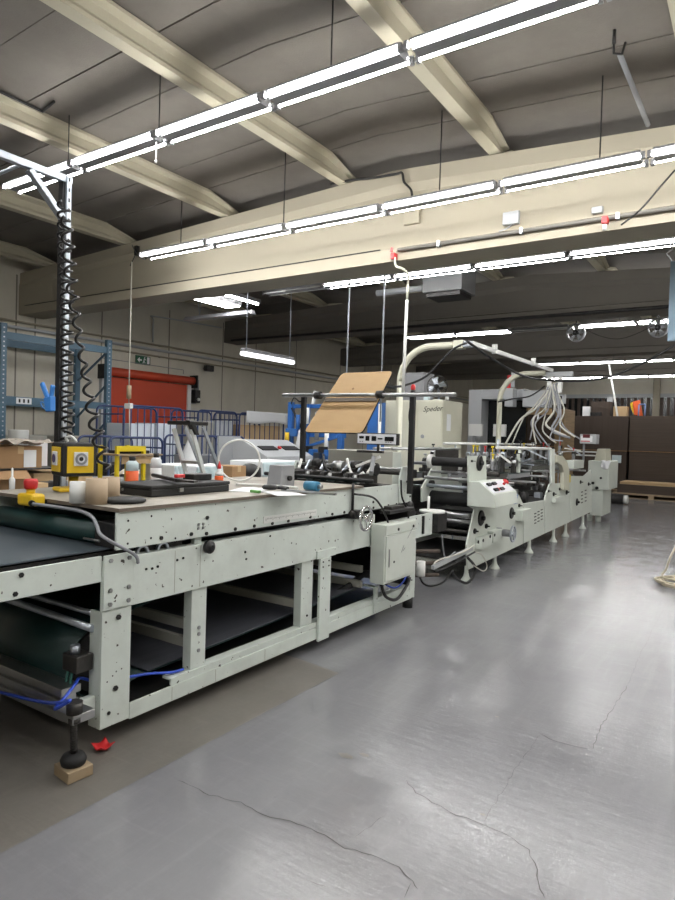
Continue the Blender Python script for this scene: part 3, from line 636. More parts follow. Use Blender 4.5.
MB().cyl((-2.6, 1.93, .59), (-2.535, 1.93, .59), .035, 18).build('bearing', GALV, tb)
MB().box((X2 + .035, 2.0, .24), (X2 + .045, 4.94, .945)).build('rear_guard', DARK, tb)
for k in range(3): MB().tube(spline([(-3.0 - .15 * k, 2.3 + .5 * k, .64), (-2.9 - .1 * k, 2.5 + .5 * k, .55 - .04 * k), (-2.95, 2.75 + .6 * k, .62)], 6), .006, 6).build('cable', BLACK, tb)
MB().tube(spline([(-2.75, 4.15, .25), (-2.7, 4.3, .30), (-2.66, 4.45, .38), (-2.66, 4.6, .34)], 6), .028, 10).build('ribbed_hose', RUBBER, tb)
# valve block with green hoses by the leg
vb = MB().box((-2.68, 1.77, .37), (-2.57, 1.86, .45)).build('valve_block', GREASE, tb, .006)
MB().cyl((-2.625, 1.8, .451), (-2.625, 1.8, .49), .022, 12).build('valve_cap', GALV, vb)
for k in (0, 1): MB().tube(spline([(-2.66 + .03 * k, 1.79, .368), (-2.66 + .03 * k, 1.78, .28), (-2.62 + .02 * k, 1.79, .22 + .01 * k), (-2.56, 1.84, .215 + .02 * k)], 6), .007, 8).build('air_hose', TEAL, vb)
# black knob and half wheels on the beam
kn = A(209, 547, x=X1 + .03)
k_ = MB().cyl((X1 - .05, kn.y, kn.z), (X1 + .045, kn.y, kn.z), .011, 10).build('knob_shaft', STEEL, tb)
MB().lathe([(.02, 0), (.034, .006), (.036, .03), (.03, .036), (.014, .037), (.013, .042)], (X1 + .012, kn.y, kn.z), (1, 0, 0), 20).build('knob', BLACK, k_)
MB().box((X1 - .06, kn.y - .05, .886), (X1 - .03, kn.y + .0, .924)).build('spacer_block', PAINT, tb)
for y in (2.12, 2.25): MB().pipe((X1 - .05, y, .885), (X1 - .03, y, .885), .038, .028, 20).build('roller_ring', GALV, tb)
MB().cyl((X1 - .12, .98, .86), (X1 - .08, .98, .86), .06, 20).build('belt_pulley', GALV, tb)
# control box hung on the frame
c0_ = thing_loc = None
BX0, BX1_, BY0, BY1, BZ0, BZ1 = X1 + .004 + .012, -2.37, 4.28, 4.80, .36, .82
cb = MB().box((BX0, BY0, BZ0), (BX1_ - .012, BY1, BZ1)).build('control_box', PAINT2, tb, .004)
MB().box((BX1_ - .0115, BY0 + .012, BZ0 + .02), (BX1_, BY1 - .012, BZ1 - .085)).build('door', PAINT2, cb, .004); MB().box((BX1_ - .0115, BY0 + .005, BZ1 - .08), (BX1_ - .002, BY1 - .005, BZ1 - .005)).build('top_panel', PAINT2, cb, .003)
MB().box((BX1_ + .0005, BY0 + .05, BZ0 + .13), (BX1_ + .005, BY0 + .066, BZ0 + .27)).build('latch', STEEL, cb, .002)
for y, z in ((BY0 + .14, BZ0 + .16),): MB().cyl((BX1_, y, z), (BX1_ + .004, y, z), .009, 10).build('lock', BLACK, cb)
MB().bar((BX1_ + .0004, BY0 + .26, BZ0 + .22), (BX1_ + .0004, BY0 + .3, BZ0 + .27), .002, .006).bar((BX1_ + .0004, BY0 + .29, BZ0 + .23), (BX1_ + .0004, BY0 + .32, BZ0 + .25), .002, .006).bar((BX1_ + .0004, BY0 + .36, BZ0 + .32), (BX1_ + .0004, BY0 + .46, BZ0 + .41), .0015, .004).build('paint_scratch', GREYP, cb)
for y in (BY0 + .2, BY0 + .46): MB().cyl((BX1_ - .002, y, BZ1 - .05), (BX1_ + .004, y, BZ1 - .05), .012, 8).build('screw', BLACK, cb)
for k, (y, z) in enumerate(((4.36, .3), (4.42, .28))): MB().cyl((-2.44, y, BZ0 - .03), (-2.44, y, BZ0), .018, 10).build('cable_gland', BLACK, cb)
MB().tube(spline([(-2.44, 4.36, BZ0 - .03), (-2.42, 4.4, .24), (-2.43, 4.6, .18), (-2.47, 4.85, .24), (-2.53, 5.02, .27)], 6), .013, 8).build('cable', BLACK, cb)
MB().tube(spline([(-2.44, 4.42, BZ0 - .03), (-2.45, 4.6, .27), (-2.48, 4.8, .28), (-2.54, 5.0, .33)], 6), .007, 8).build('cable', HOSEB, cb)
MB().cyl((-2.49, 5.15, .27), (-2.49, 5.15, .4), .04, 14).build('filter_bowl', WHITEP, tb)
# chrome handwheel with shaft and gear blocks
hw = A(366, 518.5, x=-2.41)
w_ = thing_w = MB().tube([hw + V3((0, .085 * math.cos(2 * PI * k / 32), .085 * math.sin(2 * PI * k / 32))) for k in range(32)], .012, 10, closed=True).build('handwheel', BRIGHT, tb, label='chrome spoked handwheel')
for k in range(3):
    an = 2 * PI * k / 3 + .5; MB().bar(hw, hw + V3((0, .08 * math.cos(an), .08 * math.sin(an))), .012, .016).build('spoke', BRIGHT, w_)
MB().cyl(hw + V3((-.03, 0, 0)), hw + V3((.02, 0, 0)), .024, 14).build('hub', BRIGHT, w_); MB().cyl(hw + V3((-.1, 0, 0)), hw + V3((-.03, 0, 0)), .014, 10).build('shaft', STEEL, w_)
MB().box((X1 - .05, hw.y - .07, .888), (X1 + .05, hw.y + .07, .92)).build('bearing_block', DARK, tb, .006); MB().box((X1 + .002, 3.98, .888), (X1 + .06, 4.06, .95)).build('bearing_block', DARK, tb, .006)
MB().cyl((X1 + .03, 3.95, .93), (X1 + .03, hw.y + .08, .93), .018, 12).build('adjusting_spindle', GREASE, tb)
MB().box((X1 + .002, 4.42, .887), (X1 + .1, 4.85, .915)).build('slide_block', DARK, tb, .006); MB().box((X1 - .02, 4.5, .916), (X1 + .07, 4.72, .94)).build('slide_block', GREASE, tb, .004)
rb = A(353, 491, x=X1 + .02)
MB().cyl((rb.x, rb.y, .95), (rb.x, rb.y, 1.15), .011, 10).build('stop_rod', BLACK, tb)
MB().lathe([(.02, 0), (.04, .004), (.045, .02), (.04, .035), (.02, .04)], A(408, 506, x=X1 + .02), (1, 0, 0), 20).build('adjusting_knob', BLACK, tb)
MB().tube(spline([A(354, 494, x=X1 + .03), A(372, 497, x=X1 + .05), A(381, 506, x=X1 + .06), A(386, 517, x=X1 + .06), A(391, 528, x=X1 + .1), A(400, 531, x=X1 + .1), A(407, 527, x=X1 + .08), A(408, 512, x=X1 + .06), A(402, 497, x=X1 + .04), A(401, 480, x=X1 + .03)], 6), .008, 8).build('cable', BLACK, tb)

# ================================================================== FEEDER on the far end of the table
fd = thing('feeder', 'feeder head with dark rollers, levers and grey drive box past the table top', 'machine', (-3.05, 4.75, 1.1))
FX0, FX1 = -3.62, -2.56
pf = MB().prism([(4.76, .94), (4.98, .94), (4.98, 1.25), (4.8, 1.25), (4.76, 1.15)], 'x', X1 - .014, X1).build('side_plate', PAINT, fd, .002, label='upright pale side plate')
bolts(pf, [(X1 + .0005, 4.88, 1.12), (X1 + .0005, 4.95, .99)], .01, .006, BLACK)
MB().prism([(4.76, .94), (4.98, .94), (4.98, 1.25), (4.8, 1.25), (4.76, 1.15)], 'x', X2, X2 + .014).build('side_plate', PAINT, fd, .002)
for y, z, r, mt_ in ((4.82, 1.225, .014, STEEL), (4.9, 1.19, .02, GREASE), (4.35, 1.145, .016, BLACK), (4.93, 1.03, .03, RUBBER), (4.82, 1.0, .025, GREASE)):
    MB().cyl((X2 + .015, y, z), (X1 - .015, y, z), r, 12).build('cross_shaft', mt_, fd)
FR = random.Random(21)
for i in range(7):
    x = -2.72 - .125 * i; y = 4.5 + FR.uniform(-.06, .06)
    g = MB().box((x - .03, y - .09, 1.13), (x + .03, y + .12, 1.19)).build('feed_bracket', DARK if i % 2 else GREASE, fd, .006)
    MB().cyl((x - .02, y - .07, 1.15), (x + .02, y - .07, 1.15), .04, 16).build('feed_wheel', RUBBER if i % 2 else STEEL, g)
    MB().bar((x, y + .1, 1.19), (x + FR.uniform(-.04, .04), y + .18, 1.27), .02, .02).build('lever', GALV if i % 3 else WHITEP, g)
for i, x in enumerate((-2.75, -2.9, -3.08, -3.3)):
    c = V3((x, 4.68, 1.22 + .02 * (i % 2)))
    MB().cyl(c + V3((-.05, 0, 0)), c + V3((.05, 0, 0)), .055 - .008 * (i % 2), 16).build('drive_pulley', (DARK, GREASE, STEEL, DARK)[i], fd); 
    MB().box((x - .02, 4.6, 1.1), (x + .02, 4.75, 1.22)).build('pulley_bracket', GREASE, fd, .004)
MB().tube(spline([(-2.95, 4.6, 1.3), (-2.88, 4.55, 1.2), (-2.8, 4.5, 1.16), (-2.72, 4.5, 1.2)], 6), .012, 8).build('suction_hose', WHITEP, fd)
MB().tube(spline([(-3.2, 4.6, 1.33), (-3.12, 4.52, 1.22), (-3.0, 4.5, 1.17), (-2.9, 4.56, 1.22)], 6), .012, 8).build('suction_hose', BLACK, fd)
MB().bar((-2.86, 4.6, 1.24), (-2.66, 4.66, 1.33), .025, .02).build('suction_lever', WHITEP, fd); MB().bar((-2.62, 4.45, 1.2), (-2.7, 4.62, 1.32), .03, .04).build('suction_lever', GREYP, fd)
MB().box((-3.56, 5.2, 1.0), (-3.05, 5.6, 1.36)).build('drive_box', BEIGE, fd, .008, label='grey-beige drive box')
MB().box((-3.3, 5.19, 1.05), (-3.24, 5.199, 1.25)).build('vent_slot', BLACK, fd)
MB().box((-3.66, 5.0, .8), (-2.56, 5.15, .86)).build('cross_beam', DARK, fd)
MB().box((-3.6, 4.6, 1.075), (-2.6, 4.74, 1.1)).build('bed_plate', GREASE, fd)
for x in (-3.5, -3.15, -2.72): MB().box((x - .03, 5.15, .86), (x + .03, 5.3, 1.0)).build('bracket', DARK, fd)
# stand of black posts with cross tube, holding the slanted board and the display
st = thing('board_stand', 'two black posts with a grey cross tube above the feeder', 'stand', (-3.05, 4.86, 1.1))
yT = 4.86
for px, xq, zb_ in ((299, -3.62, 1.126), (413, X1 + .045, 1.02)):
    x = xq; MB().box((x - .022, yT - .02, zb_), (x + .022, yT + .02, 1.86 if px < 400 else 1.87)).build('post', BLACK, st, .003)
a = A(283, 397, y=yT - .05); b = A(456, 398.5, y=yT - .05)
MB().cyl((a.x, yT - .048, 1.865), (b.x, yT - .048, 1.855), .0175, 14).build('cross_tube', STEEL, st)
for px in (318, 380): x = A(px, 398, y=yT - .05).x; MB().pipe((x - .03, yT - .048, 1.862), (x + .03, yT - .048, 1.862), .035, .018, 16).build('tube_clamp', DARK, st)
MB().tube(spline([A(411, 402, y=yT), A(409, 415, y=yT), A(410, 425, y=yT), A(413, 432, y=yT)], 5), .006, 6).build('cable', BLACK, st)
# rounded plywood board leaning over the tube
def board():
    TL, TR, BRr, BL = A(342, 373, y=5.02), A(393, 371, y=5.02), A(362, 433, y=4.74), A(304, 432, y=4.74)
    U = ((TR - TL) + (BRr - BL)) * .5; W = U.length; U.normalize(); Vv = ((TL - BL) + (TR - BRr)) * .5
    return TL, TR, BRr, BL
TL, TR, BRr, BL = board()
def rounded(cs, r, n=5):
    out = []
    for i, c in enumerate(cs):
        p = cs[i - 1]; q = cs[(i + 1) % len(cs)]; a = c + (p - c).normalized() * r; b = c + (q - c).normalized() * r
        for k in range(n + 1): t = k / n; out.append((1 - t) ** 2 * a + 2 * t * (1 - t) * c + t * t * b)
    return out
rp = rounded([TL, TR, BRr, BL], .045); nrm = (TR - TL).cross(BL - TL).normalized()
if nrm.y > 0: nrm = -nrm
n = len(rp); m = MB()
vs = [p + nrm * .0 for p in rp] + [p - nrm * .018 for p in rp]
m.add(vs, [tuple(range(n))], 0); m.add(vs, [tuple(range(n, 2 * n))], 1); m.add(vs, [(k, (k + 1) % n, n + (k + 1) % n, n + k) for k in range(n)], 1)
pb = thing('plywood_board', 'light plywood board with rounded corners, slanted on the cross tube above the feeder', 'board', (TL + BRr) * .5)
m.build('panel', [PLY, BLACK], pb)
mid_l = TL.lerp(BL, .47); mid_r = TR.lerp(BRr, .47)
MB().bar(mid_l.lerp(mid_r, .02) + nrm * .007, mid_l.lerp(mid_r, .98) + nrm * .007, .012, .035, up=tuple(TL - BL)).build('batten', EDGE, pb)
for t_ in (.42, .5): 
    c = TL.lerp(TR, .42).lerp(BL.lerp(BRr, .42), .36 if t_ < .45 else .28); MB().cyl(c - nrm * .002, c + nrm * .001, .012, 12).build('knot_hole', mat('wood knot', '#7d5c34', .6), pb)
# display unit on the tube
a = A(358, 433.5, y=4.6); b = A(396, 444.5, y=4.6)
dp = thing('display_unit', 'white counter display strip with dark windows under the plywood board', 'display', V3(((a.x + b.x) / 2, 4.64, b.z)))
MB().box((a.x - .008, 4.6, b.z - .008), (b.x + .008, 4.65, a.z + .008)).build('casing', BLACK, dp, .004); MB().box((a.x, 4.595, b.z), (b.x, 4.5995, a.z)).build('front_panel', SOCK, dp)
W_ = b.x - a.x; H_ = a.z - b.z
for u0, u1, v0, v1 in ((.05, .17, .5, .75), (.22, .32, .28, .78), (.38, .5, .28, .78), (.54, .66, .45, .6), (.72, .95, .3, .75)): MB().box((a.x + W_ * u0, 4.591, b.z + H_ * v0), (a.x + W_ * u1, 4.5948, b.z + H_ * v1)).build('window', GLASSD, dp)
for u in (.06, .12, .74, .8, .86): MB().box((a.x + W_ * u, 4.591, b.z + H_ * .15), (a.x + W_ * (u + .035), 4.5948, b.z + H_ * .25)).build('button', GREYP, dp)
MB().cyl(((a.x + b.x) / 2, 4.63, 1.375), ((a.x + b.x) / 2, 4.63, b.z - .008), .012, 8).build('arm', DARK, dp)
MB().bar(((a.x + b.x) / 2 - .2, 4.63, 1.37), ((a.x + b.x) / 2 + .05, 4.63, 1.37), .03, .02).build('arm', DARK, dp)
# red beacon on the right post
c = A(417, 394, y=yT); t = thing('warning_beacon', 'red beacon on top of the right black post', 'lamp', c)
MB().cyl((X1 + .045, yT, 1.872), (X1 + .045, yT, 1.9), .022, 14).build('base', BLACK, t); MB().lathe([(.015, 0), (.02, .008), (.02, .032), (.014, .045), (.004, .05)], (X1 + .045, yT, 1.9), n=16).build('lens', RED, t)
# drop rods behind the board
for px, py0, lab in ((348, 273, 'thin white hanging rod left of two behind the plywood board'), (383, 268, 'thin white hanging rod right of two behind the plywood board')):
    a = A(px, 330, y=7.6); tag(MB().cyl((a.x, 7.6, 1.7), (a.x, 7.6, zc(a.x) - .003), .012, 8).build('hanging_rod', GALV), lab, 'rod')

# ================================================================== THE FOLDING MACHINE (modules in line behind the table)
XN, XF = -2.5, -3.56
def yz(px): return [(A(x, y, x=XN).y, A(x, y, x=XN).z) for x, y in px]
def plates(t, poly, mt=PAINT2):
    a = MB().prism(poly, 'x', XN - .02, XN).build('side_plate', mt, t, .003)
    MB().prism(poly, 'x', XF, XF + .02).build('side_plate', mt, t, .003)
    return a
def disc(t, px, r, name='disc', h=.02, mt=BLACK):
    c = A(*px, x=XN); d = MB().lathe([(r * .7, 0), (r, .003), (r, h * .6), (r * .85, h)], (XN + .0005, c.y, c.z), (1, 0, 0), 24).build(name, mt, t)
    MB().cyl((XN + h, c.y, c.z), (XN + h + .03, c.y, c.z), r * .28, 10).build('shaft_end', DARK, d)
    return d
def shaft(t, y, z, r, mt=STEEL, name='cross_shaft'): return MB().cyl((XF + .021, y, z), (XN - .021, y, z), r, 14).build(name, mt, t)
def foot(t, px, x=XN - .05):
    c = A(px, 570 - (px - 468) * .466, x=XN); return MB().lathe([(.06, 0), (.058, .012), (.032, .05), (.022, .09), (.02, max(.15, c.z + .02))], (x, c.y, 0.001), n=18).build('foot', PAINT2, t)

# module 1: rollers and control desk
m1 = thing('roller_module', 'pale machine module with sloped control desk, black rollers and round black discs', 'machine', (-3.03, 7.0, 0))
pl1 = yz([(468, 570), (467, 545), (475, 509), (469, 506), (469, 456), (486, 456), (487, 484), (512, 494), (519, 494.5), (523, 503.5), (523, 543.8)])
s1 = plates(m1, pl1)
disc(m1, (479, 463), .085); disc(m1, (480.5, 518), .085); disc(m1, (511, 513), .07); disc(m1, (474, 531), .03); disc(m1, (485.5, 526), .028); disc(m1, (486.5, 461), .012); disc(m1, (487.5, 470), .02); disc(m1, (518.5, 505.5), .022); disc(m1, (471, 461), .012)
cs_poly = [(XN + .001, 1.06), (-2.39, 1.065), (-2.235, .945), (-2.205, .815), (XN + .001, .81)]
cs = MB().prism(cs_poly, 'y', 6.24, 6.95).build('control_desk', PAINT2, m1, .004, label='sloped control desk with push buttons')
sl = (V3((-2.235, 0, .945)) - V3((-2.39, 0, 1.065))); sn = V3((-sl.z, 0, sl.x)).normalized()
if sn.z < 0: sn = -sn
def on_desk(u, v): return V3((-2.39, 6.24 + .71 * u, 1.065)) + sl * v
MB().add([on_desk(*q) + sn * .0012 for q in ((.06, .08), (.94, .08), (.94, .92), (.06, .92))], [(0, 1, 2, 3)]).build('desk_panel', SOCK, cs, solid=.001)
for u, v, mt_, nm in ((.2, .3, INK, 'push_button'), (.42, .28, INK, 'push_button'), (.24, .72, INK, 'push_button'), (.5, .72, INK, 'push_button'), (.34, .72, RED, 'push_button')):
    c = on_desk(u, v); MB().bar(c + sn * .0015, c + sn * .02, .035, .10 if mt_ is INK else .03, up=(0, 1, 0)).build(nm, mt_, cs, .003)
c = on_desk(.78, .4); MB().lathe([(.015, 0), (.015, .03), (.035, .035), (.035, .05), (.02, .058)], c + sn * .001, sn, 16).build('stop_button', RED, cs)
# handwheel on a hub
c = A(501, 532.5, x=XN + .05)
h_ = MB().cyl((XN + .0005, c.y, c.z), (XN + .05, c.y, c.z), .055, 20).cyl((XN + .05, c.y, c.z), (XN + .16, c.y, c.z), .04, 20).build('handwheel_hub', GREYP, m1)
cw = V3((XN + .19, c.y, c.z))
hwm = MB().tube([cw + V3((0, .085 * math.cos(2 * PI * k / 28), .085 * math.sin(2 * PI * k / 28))) for k in range(28)], .012, 8, closed=True).build('handwheel', GALV, h_)
m = MB().cyl(cw + V3((-.03, 0, 0)), cw + V3((.015, 0, 0)), .025, 14)
for k in range(3): an = 2 * PI * k / 3 + .9; m.bar(cw, cw + V3((0, .08 * math.cos(an), .08 * math.sin(an))), .012, .014)
m.build('spokes', GALV, h_)
# small socket boxes
for px0, px1, dots in (((475.5, 537), (486, 545), ((478, 542), (483, 540.5))), ((487.5, 531), (496.5, 539), ((490, 536.5), (494.5, 535)))):
    a = A(*px0, x=XN); b = A(*px1, x=XN); bx = MB().box((XN + .0005, a.y, b.z), (XN + .07, b.y, a.z)).build('socket_box', PAINT2, m1, .004)
    for d in dots: c = A(*d, x=XN + .07); MB().cyl((XN + .0702, c.y, c.z), (XN + .076, c.y, c.z), .017, 12).build('socket', INK, bx)
a = A(515.5, 510, x=XN); b = A(524, 518, x=XN); MB().box((XN + .0005, a.y, b.z), (XN + .09, b.y, a.z)).build('terminal_box', PAINT2, m1, .005)
c = A(515.5, 499, x=XN); MB().box((XN + .0002, c.y - .06, c.z - .06), (XN + .002, c.y + .08, c.z + .05)).build('label_plate', BLUE, s1)
c = A(515.5, 499, x=XN); 
for k in range(3): MB().box((XN + .0021, c.y - .04, c.z - .035 + .03 * k), (XN + .003, c.y + .06, c.z - .025 + .03 * k)).build('label_line', WHITE, s1)
for px in (471, 499): foot(m1, px)
XM = -3.06
MB().prism([(A(x_, y_, x=XM).y, A(x_, y_, x=XM).z) for x_, y_ in ((422, 502), (422, 488), (437, 459), (452, 459), (462, 470), (462, 492), (440, 498))], 'x', XM - .018, XM).build('middle_plate', PAINT2, m1, .003)
MB().cyl((XM + .001, 6.45, 1.245), (XN - .021, 6.45, 1.245), .05, 22).build('black_roller', RUBBER, m1); MB().pipe((XM + .001, 6.45, 1.245), (XM + .05, 6.45, 1.245), .075, .051, 24).build('roller_sleeve', WHITEP, m1)
MB().cyl((XM + .001, 6.55, .84), (XN - .021, 6.55, .84), .075, 22).build('black_roller', RUBBER, m1)
for y, z, r, mt_ in ((6.35, 1.07, .018, STEEL), (6.5, 1.13, .014, STEEL), (6.42, .98, .02, GALV), (6.32, .7, .02, STEEL), (6.4, .62, .022, STEEL), (6.35, .52, .02, GREASE)):
    MB().cyl((XM + .001, y, z), (XN - .021, y, z), r, 14).build('cross_shaft', mt_, m1)
for y, z, r, mt_ in ((6.9, 1.2, .02, STEEL), (7.2, 1.1, .03, GREASE), (7.5, 1.0, .03, DARK), (7.0, .5, .05, DARK), (7.5, .45, .05, DARK)): shaft(m1, y, z, r, mt_)
# slanted near-end cheek on the far side and yellowish guard edge
c = A(430, 484, x=XM); MB().cyl((XM + .001, c.y, c.z), (XM + .04, c.y, c.z), .045, 16).build('bearing_flange', DARK, m1)
MB().box((XF + .1, 6.3, .2), (XN - .1, 7.6, .22)).build('belly_plate', DARK, m1); MB().box((XF + .021, 7.4, .3), (XN - .021, 7.42, .62)).build('cross_plate', DARK, m1)
R3 = random.Random(5)
for i in range(9):
    x = R3.uniform(XF + .15, XN - .15); y = R3.uniform(6.5, 7.5); z = R3.uniform(.98, 1.15)
    MB().box((x - .03, y - .07, z), (x + .03, y + .07, z + R3.uniform(.04, .1))).build('carrier_block', R3.choice([DARK, GREASE, GREYP, BLACK]), m1, .005)
# block and cap on the end of the table frame
eb = MB().box((-2.62, 5.41, .63), (-2.46, 5.62, .80)).build('end_block', DARK, tb, .006)
MB().cyl((-2.56, 5.50, .801), (-2.56, 5.50, .822), .12, 24).build('cap', WHITEP, eb); MB().cyl((-2.6, 5.50, .823), (-2.6, 5.50, .95), .012, 10).build('stem', WHITEP, eb)

# module 2: low slotted panel
m2 = thing('folding_module', 'low pale machine module with a grid of short slots, open belts on top', 'machine', (-3.03, 8.3, 0))
pl2 = yz([(523.6, 503.6), (544, 500.3), (544.4, 533.8), (523.6, 543.5)]); s2 = plates(m2, pl2)
MB().box((XF - .02, pl2[0][0] + .02, .6), (XF - .001, pl2[1][0], 1.0)).build('far_plate', PAINT2, m2)
for i in range(4):
    for j in range(3):
        c = A(535.3 + 3.2 * (j if i < 3 else j) + 0, 518.5 - 0 + 3.2 * i - 1.9 * j - 5, x=XN); 
        if j == 0 and i == 3: pass
        MB().box((XN - .001, c.y - .05, c.z - .008), (XN + .001, c.y + .05, c.z + .008)).build('slot', BLACK, s2)
foot(m2, 533)
# module 3 with the curved arch bracket
m3 = thing('gluing_module', 'pale machine module with a curved arch bracket and yellow tag', 'machine', (-3.03, 9.8, 0))
pl3 = yz([(545, 500), (546, 495), (550, 484), (562, 483), (563, 478), (570, 475), (570, 522), (545, 533.5)]); s3 = plates(m3, pl3)
MB().prism(yz([(553, 455), (559, 456), (563, 461), (565.5, 470), (565.5, 490), (560, 490), (560, 472), (558, 465.5), (553, 462)]), 'x', XN + .001, XN + .06).build('arch_bracket', CREAM, m3, .006)
MB().prism(yz([(549.5, 449), (552.5, 449), (552.5, 484), (549.5, 484)]), 'x', XN + .001, XN + .035).build('upright', PAINT2, m3, .004)
c = A(568, 478, x=XN); MB().box((XN + .0005, c.y - .09, c.z - .07), (XN + .02, c.y + .09, c.z + .05)).build('warning_tag', YELLOWP, m3)
for px, r in (((566, 492), .04), ((553, 494), .03), ((559, 489), .02), ((548, 491), .02)): disc(m3, px, r)
a = A(554, 497, x=XN); MB().box((XN + .0005, a.y - .12, a.z - .07), (XN + .06, a.y + .3, a.z + .0)).build('terminal_box', PAINT2, m3, .005)
foot(m3, 557); foot(m3, 569)
# module 4
m4 = thing('press_module', 'pale machine module with a column of short slots, left of the end cabinet', 'machine', (-3.03, 11.3, 0))
pl4 = yz([(570.6, 476), (584, 476), (591, 470), (592, 511.5), (570.6, 521.5)]); s4 = plates(m4, pl4)
for i in range(4):
    for j in range(2):
        c = A(582 + 3.6 * j, 492 + 3.5 * i - 1.6 * j, x=XN); MB().box((XN - .001, c.y - .07, c.z - .01), (XN + .001, c.y + .07, c.z + .01)).build('slot', BLACK, s4)
disc(m4, (576.5, 502), .06); disc(m4, (580, 482), .03); disc(m4, (588, 484), .03)
a = A(580, 473, x=XN); MB().box((XN - .2, a.y - .3, 1.06), (XN - .03, a.y + .4, 1.2)).build('cover_box', PAINT2, m4, .01)
foot(m4, 586)
# long rails, belts, carriers and clutter between the plates, one module after another
def innards(t, y0, y1, zt, seed, n):
    R = random.Random(seed)
    for x, z in ((-2.72, zt), (-2.95, zt + .03), (-3.2, zt + .02), (-3.4, zt)):
        MB().box((x - .018, y0, z), (x + .018, y1, z + .06)).build('carrier_bar', STEEL if R.random() < .5 else GREYP, t, .003)
        MB().box((x - .022, y0, z + .062), (x + .022, y1, z + .068)).build('carrier_belt', BLACK if R.random() < .6 else GREEN_BELT, t)
    k = y0 + .15
    while k < y1 - .05:
        shaft(t, k, zt - .05 + R.uniform(-.05, .02), .016, STEEL if R.random() < .5 else GREASE); k += .42
    for i in range(n):
        x = R.choice((-2.72, -2.95, -3.2, -3.4)) + R.uniform(-.03, .03); y = R.uniform(y0 + .1, y1 - .1); h = R.uniform(.08, .26)
        b = MB().box((x - .02, y - .035, zt + .07), (x + .02, y + .035, zt + .07 + h)).build('roller_arm', R.choice([DARK, GREASE, STEEL, PAINT2, GREYP, BLACK]), t, .004)
        MB().cyl((x - .03, y + .02, zt + .1 + h * .8), (x + .03, y + .02, zt + .1 + h * .8), R.uniform(.025, .05), 14).build('press_wheel', R.choice([STEEL, BLACK, RUBBER, GALV]), b)
        if R.random() < .5: MB().cyl((x, y, zt + .07 + h), (x, y, zt + .15 + h), .008, 8).cyl((x, y, zt + .15 + h), (x, y, zt + .17 + h), .02, 10).build('clamp_knob', R.choice([BLACK, RED, STEEL, YELLOWP]), b)
    for i in range(n):
        x = R.uniform(XF + .12, XN - .1); y = R.uniform(y0 + .12, y1 - .12); z = R.uniform(.62, zt - .16); q = R.choice([DARK, GREASE, STEEL, GREYP, BLACK, GALV])
        if R.random() < .5: MB().cbox((x, y, z), (R.uniform(.05, .12), R.uniform(.08, .2), R.uniform(.05, .12)), q).build('bearing_housing', q, t, .006) if 0 else MB().cbox((x, y, z), (R.uniform(.05, .12), R.uniform(.08, .2), R.uniform(.05, .12))).build('bearing_housing', q, t, .006)
        else: MB().cyl((x - .04, y, z), (x + .04, y, z), R.uniform(.04, .08), 16).build('belt_pulley', q, t)
    for i in range(max(2, n // 4)):
        y = R.uniform(y0 + .1, y1 - .1); MB().bar((XN - .1, y, zt + .12 + R.uniform(0, .15)), (XN - R.uniform(.25, .5), y + R.uniform(-.1, .2), zt + .2 + R.uniform(-.05, .15)), .02, .02).build('clamp_lever', R.choice([WHITEP, GALV, STEEL]), t)
    MB().box((XF + .03, y0 + .05, .3), (XF + .04, y1 - .05, zt - .05)).build('inner_guard', DARK, t)
    MB().box((XF + .05, y0 + .05, .58), (XN - .05, y1 - .05, .6)).build('belly_plate', DARK, t)
yA, yB, yC, yD = pl1[-2][0], pl2[1][0], pl3[-2][0], pl4[2][0]
innards(m1, 6.75, yA - .02, 1.02, 1, 8); innards(m2, yA + .03, yB - .02, 1.0, 2, 16); innards(m3, yB + .05, yC - .03, 1.08, 3, 14); innards(m4, yC + .06, yD - .05, 1.1, 4, 12)
for t, y0, y1 in ((m2, yA + .03, yB - .02), (m3, yB + .05, yC - .03)):
    MB().box((XF + .021, y0, .92), (XF + .05, y1, 1.12)).build('far_rail', PAINT2, t)
# upper tube rails over the modules
a = A(497, 447.5, x=-2.56); b = A(551, 449, x=-2.56); tr_ = MB().cyl((-2.56, a.y, a.z), (-2.56, b.y - .02, a.z - .02), .02, 12).build('tube_rail', WHITEP, m2, label='white tube rail over the belts')
MB().cyl((-2.56, a.y + .03, 1.34), (-2.56, a.y + .03, a.z + .1), .014, 10).build('upright', GALV, tr_)
MB().cyl((-2.56, b.y - .08, 1.16), (-2.56, b.y - .08, a.z - .03), .014, 10).build('upright', GALV, tr_)
a = A(452, 446, x=-3.5); tr_ = thing('tube_rail', 'long white tube rail on floor posts along the far side of the machine modules', 'rail', (-3.62, 9, 0)); MB().cyl((-3.62, a.y, 1.43), (-3.62, 12.2, 1.43), .018, 12).build('tube', WHITEP, tr_)
for y in (a.y + .4, 9.4, 11.6): MB().cyl((-3.62, y, .0), (-3.62, y, 1.42), .012, 8).build('upright', GALV, tr_)
for x in (-3.1, -2.9): MB().cyl((x, 5.3, 1.385), (x, 6.9, 1.385), .013, 10).build('tube_rail', STEEL, m1)
MB().box((-3.14, 6.78, 1.09), (-2.86, 6.8, 1.372)).build('bracket', GREASE, m1)
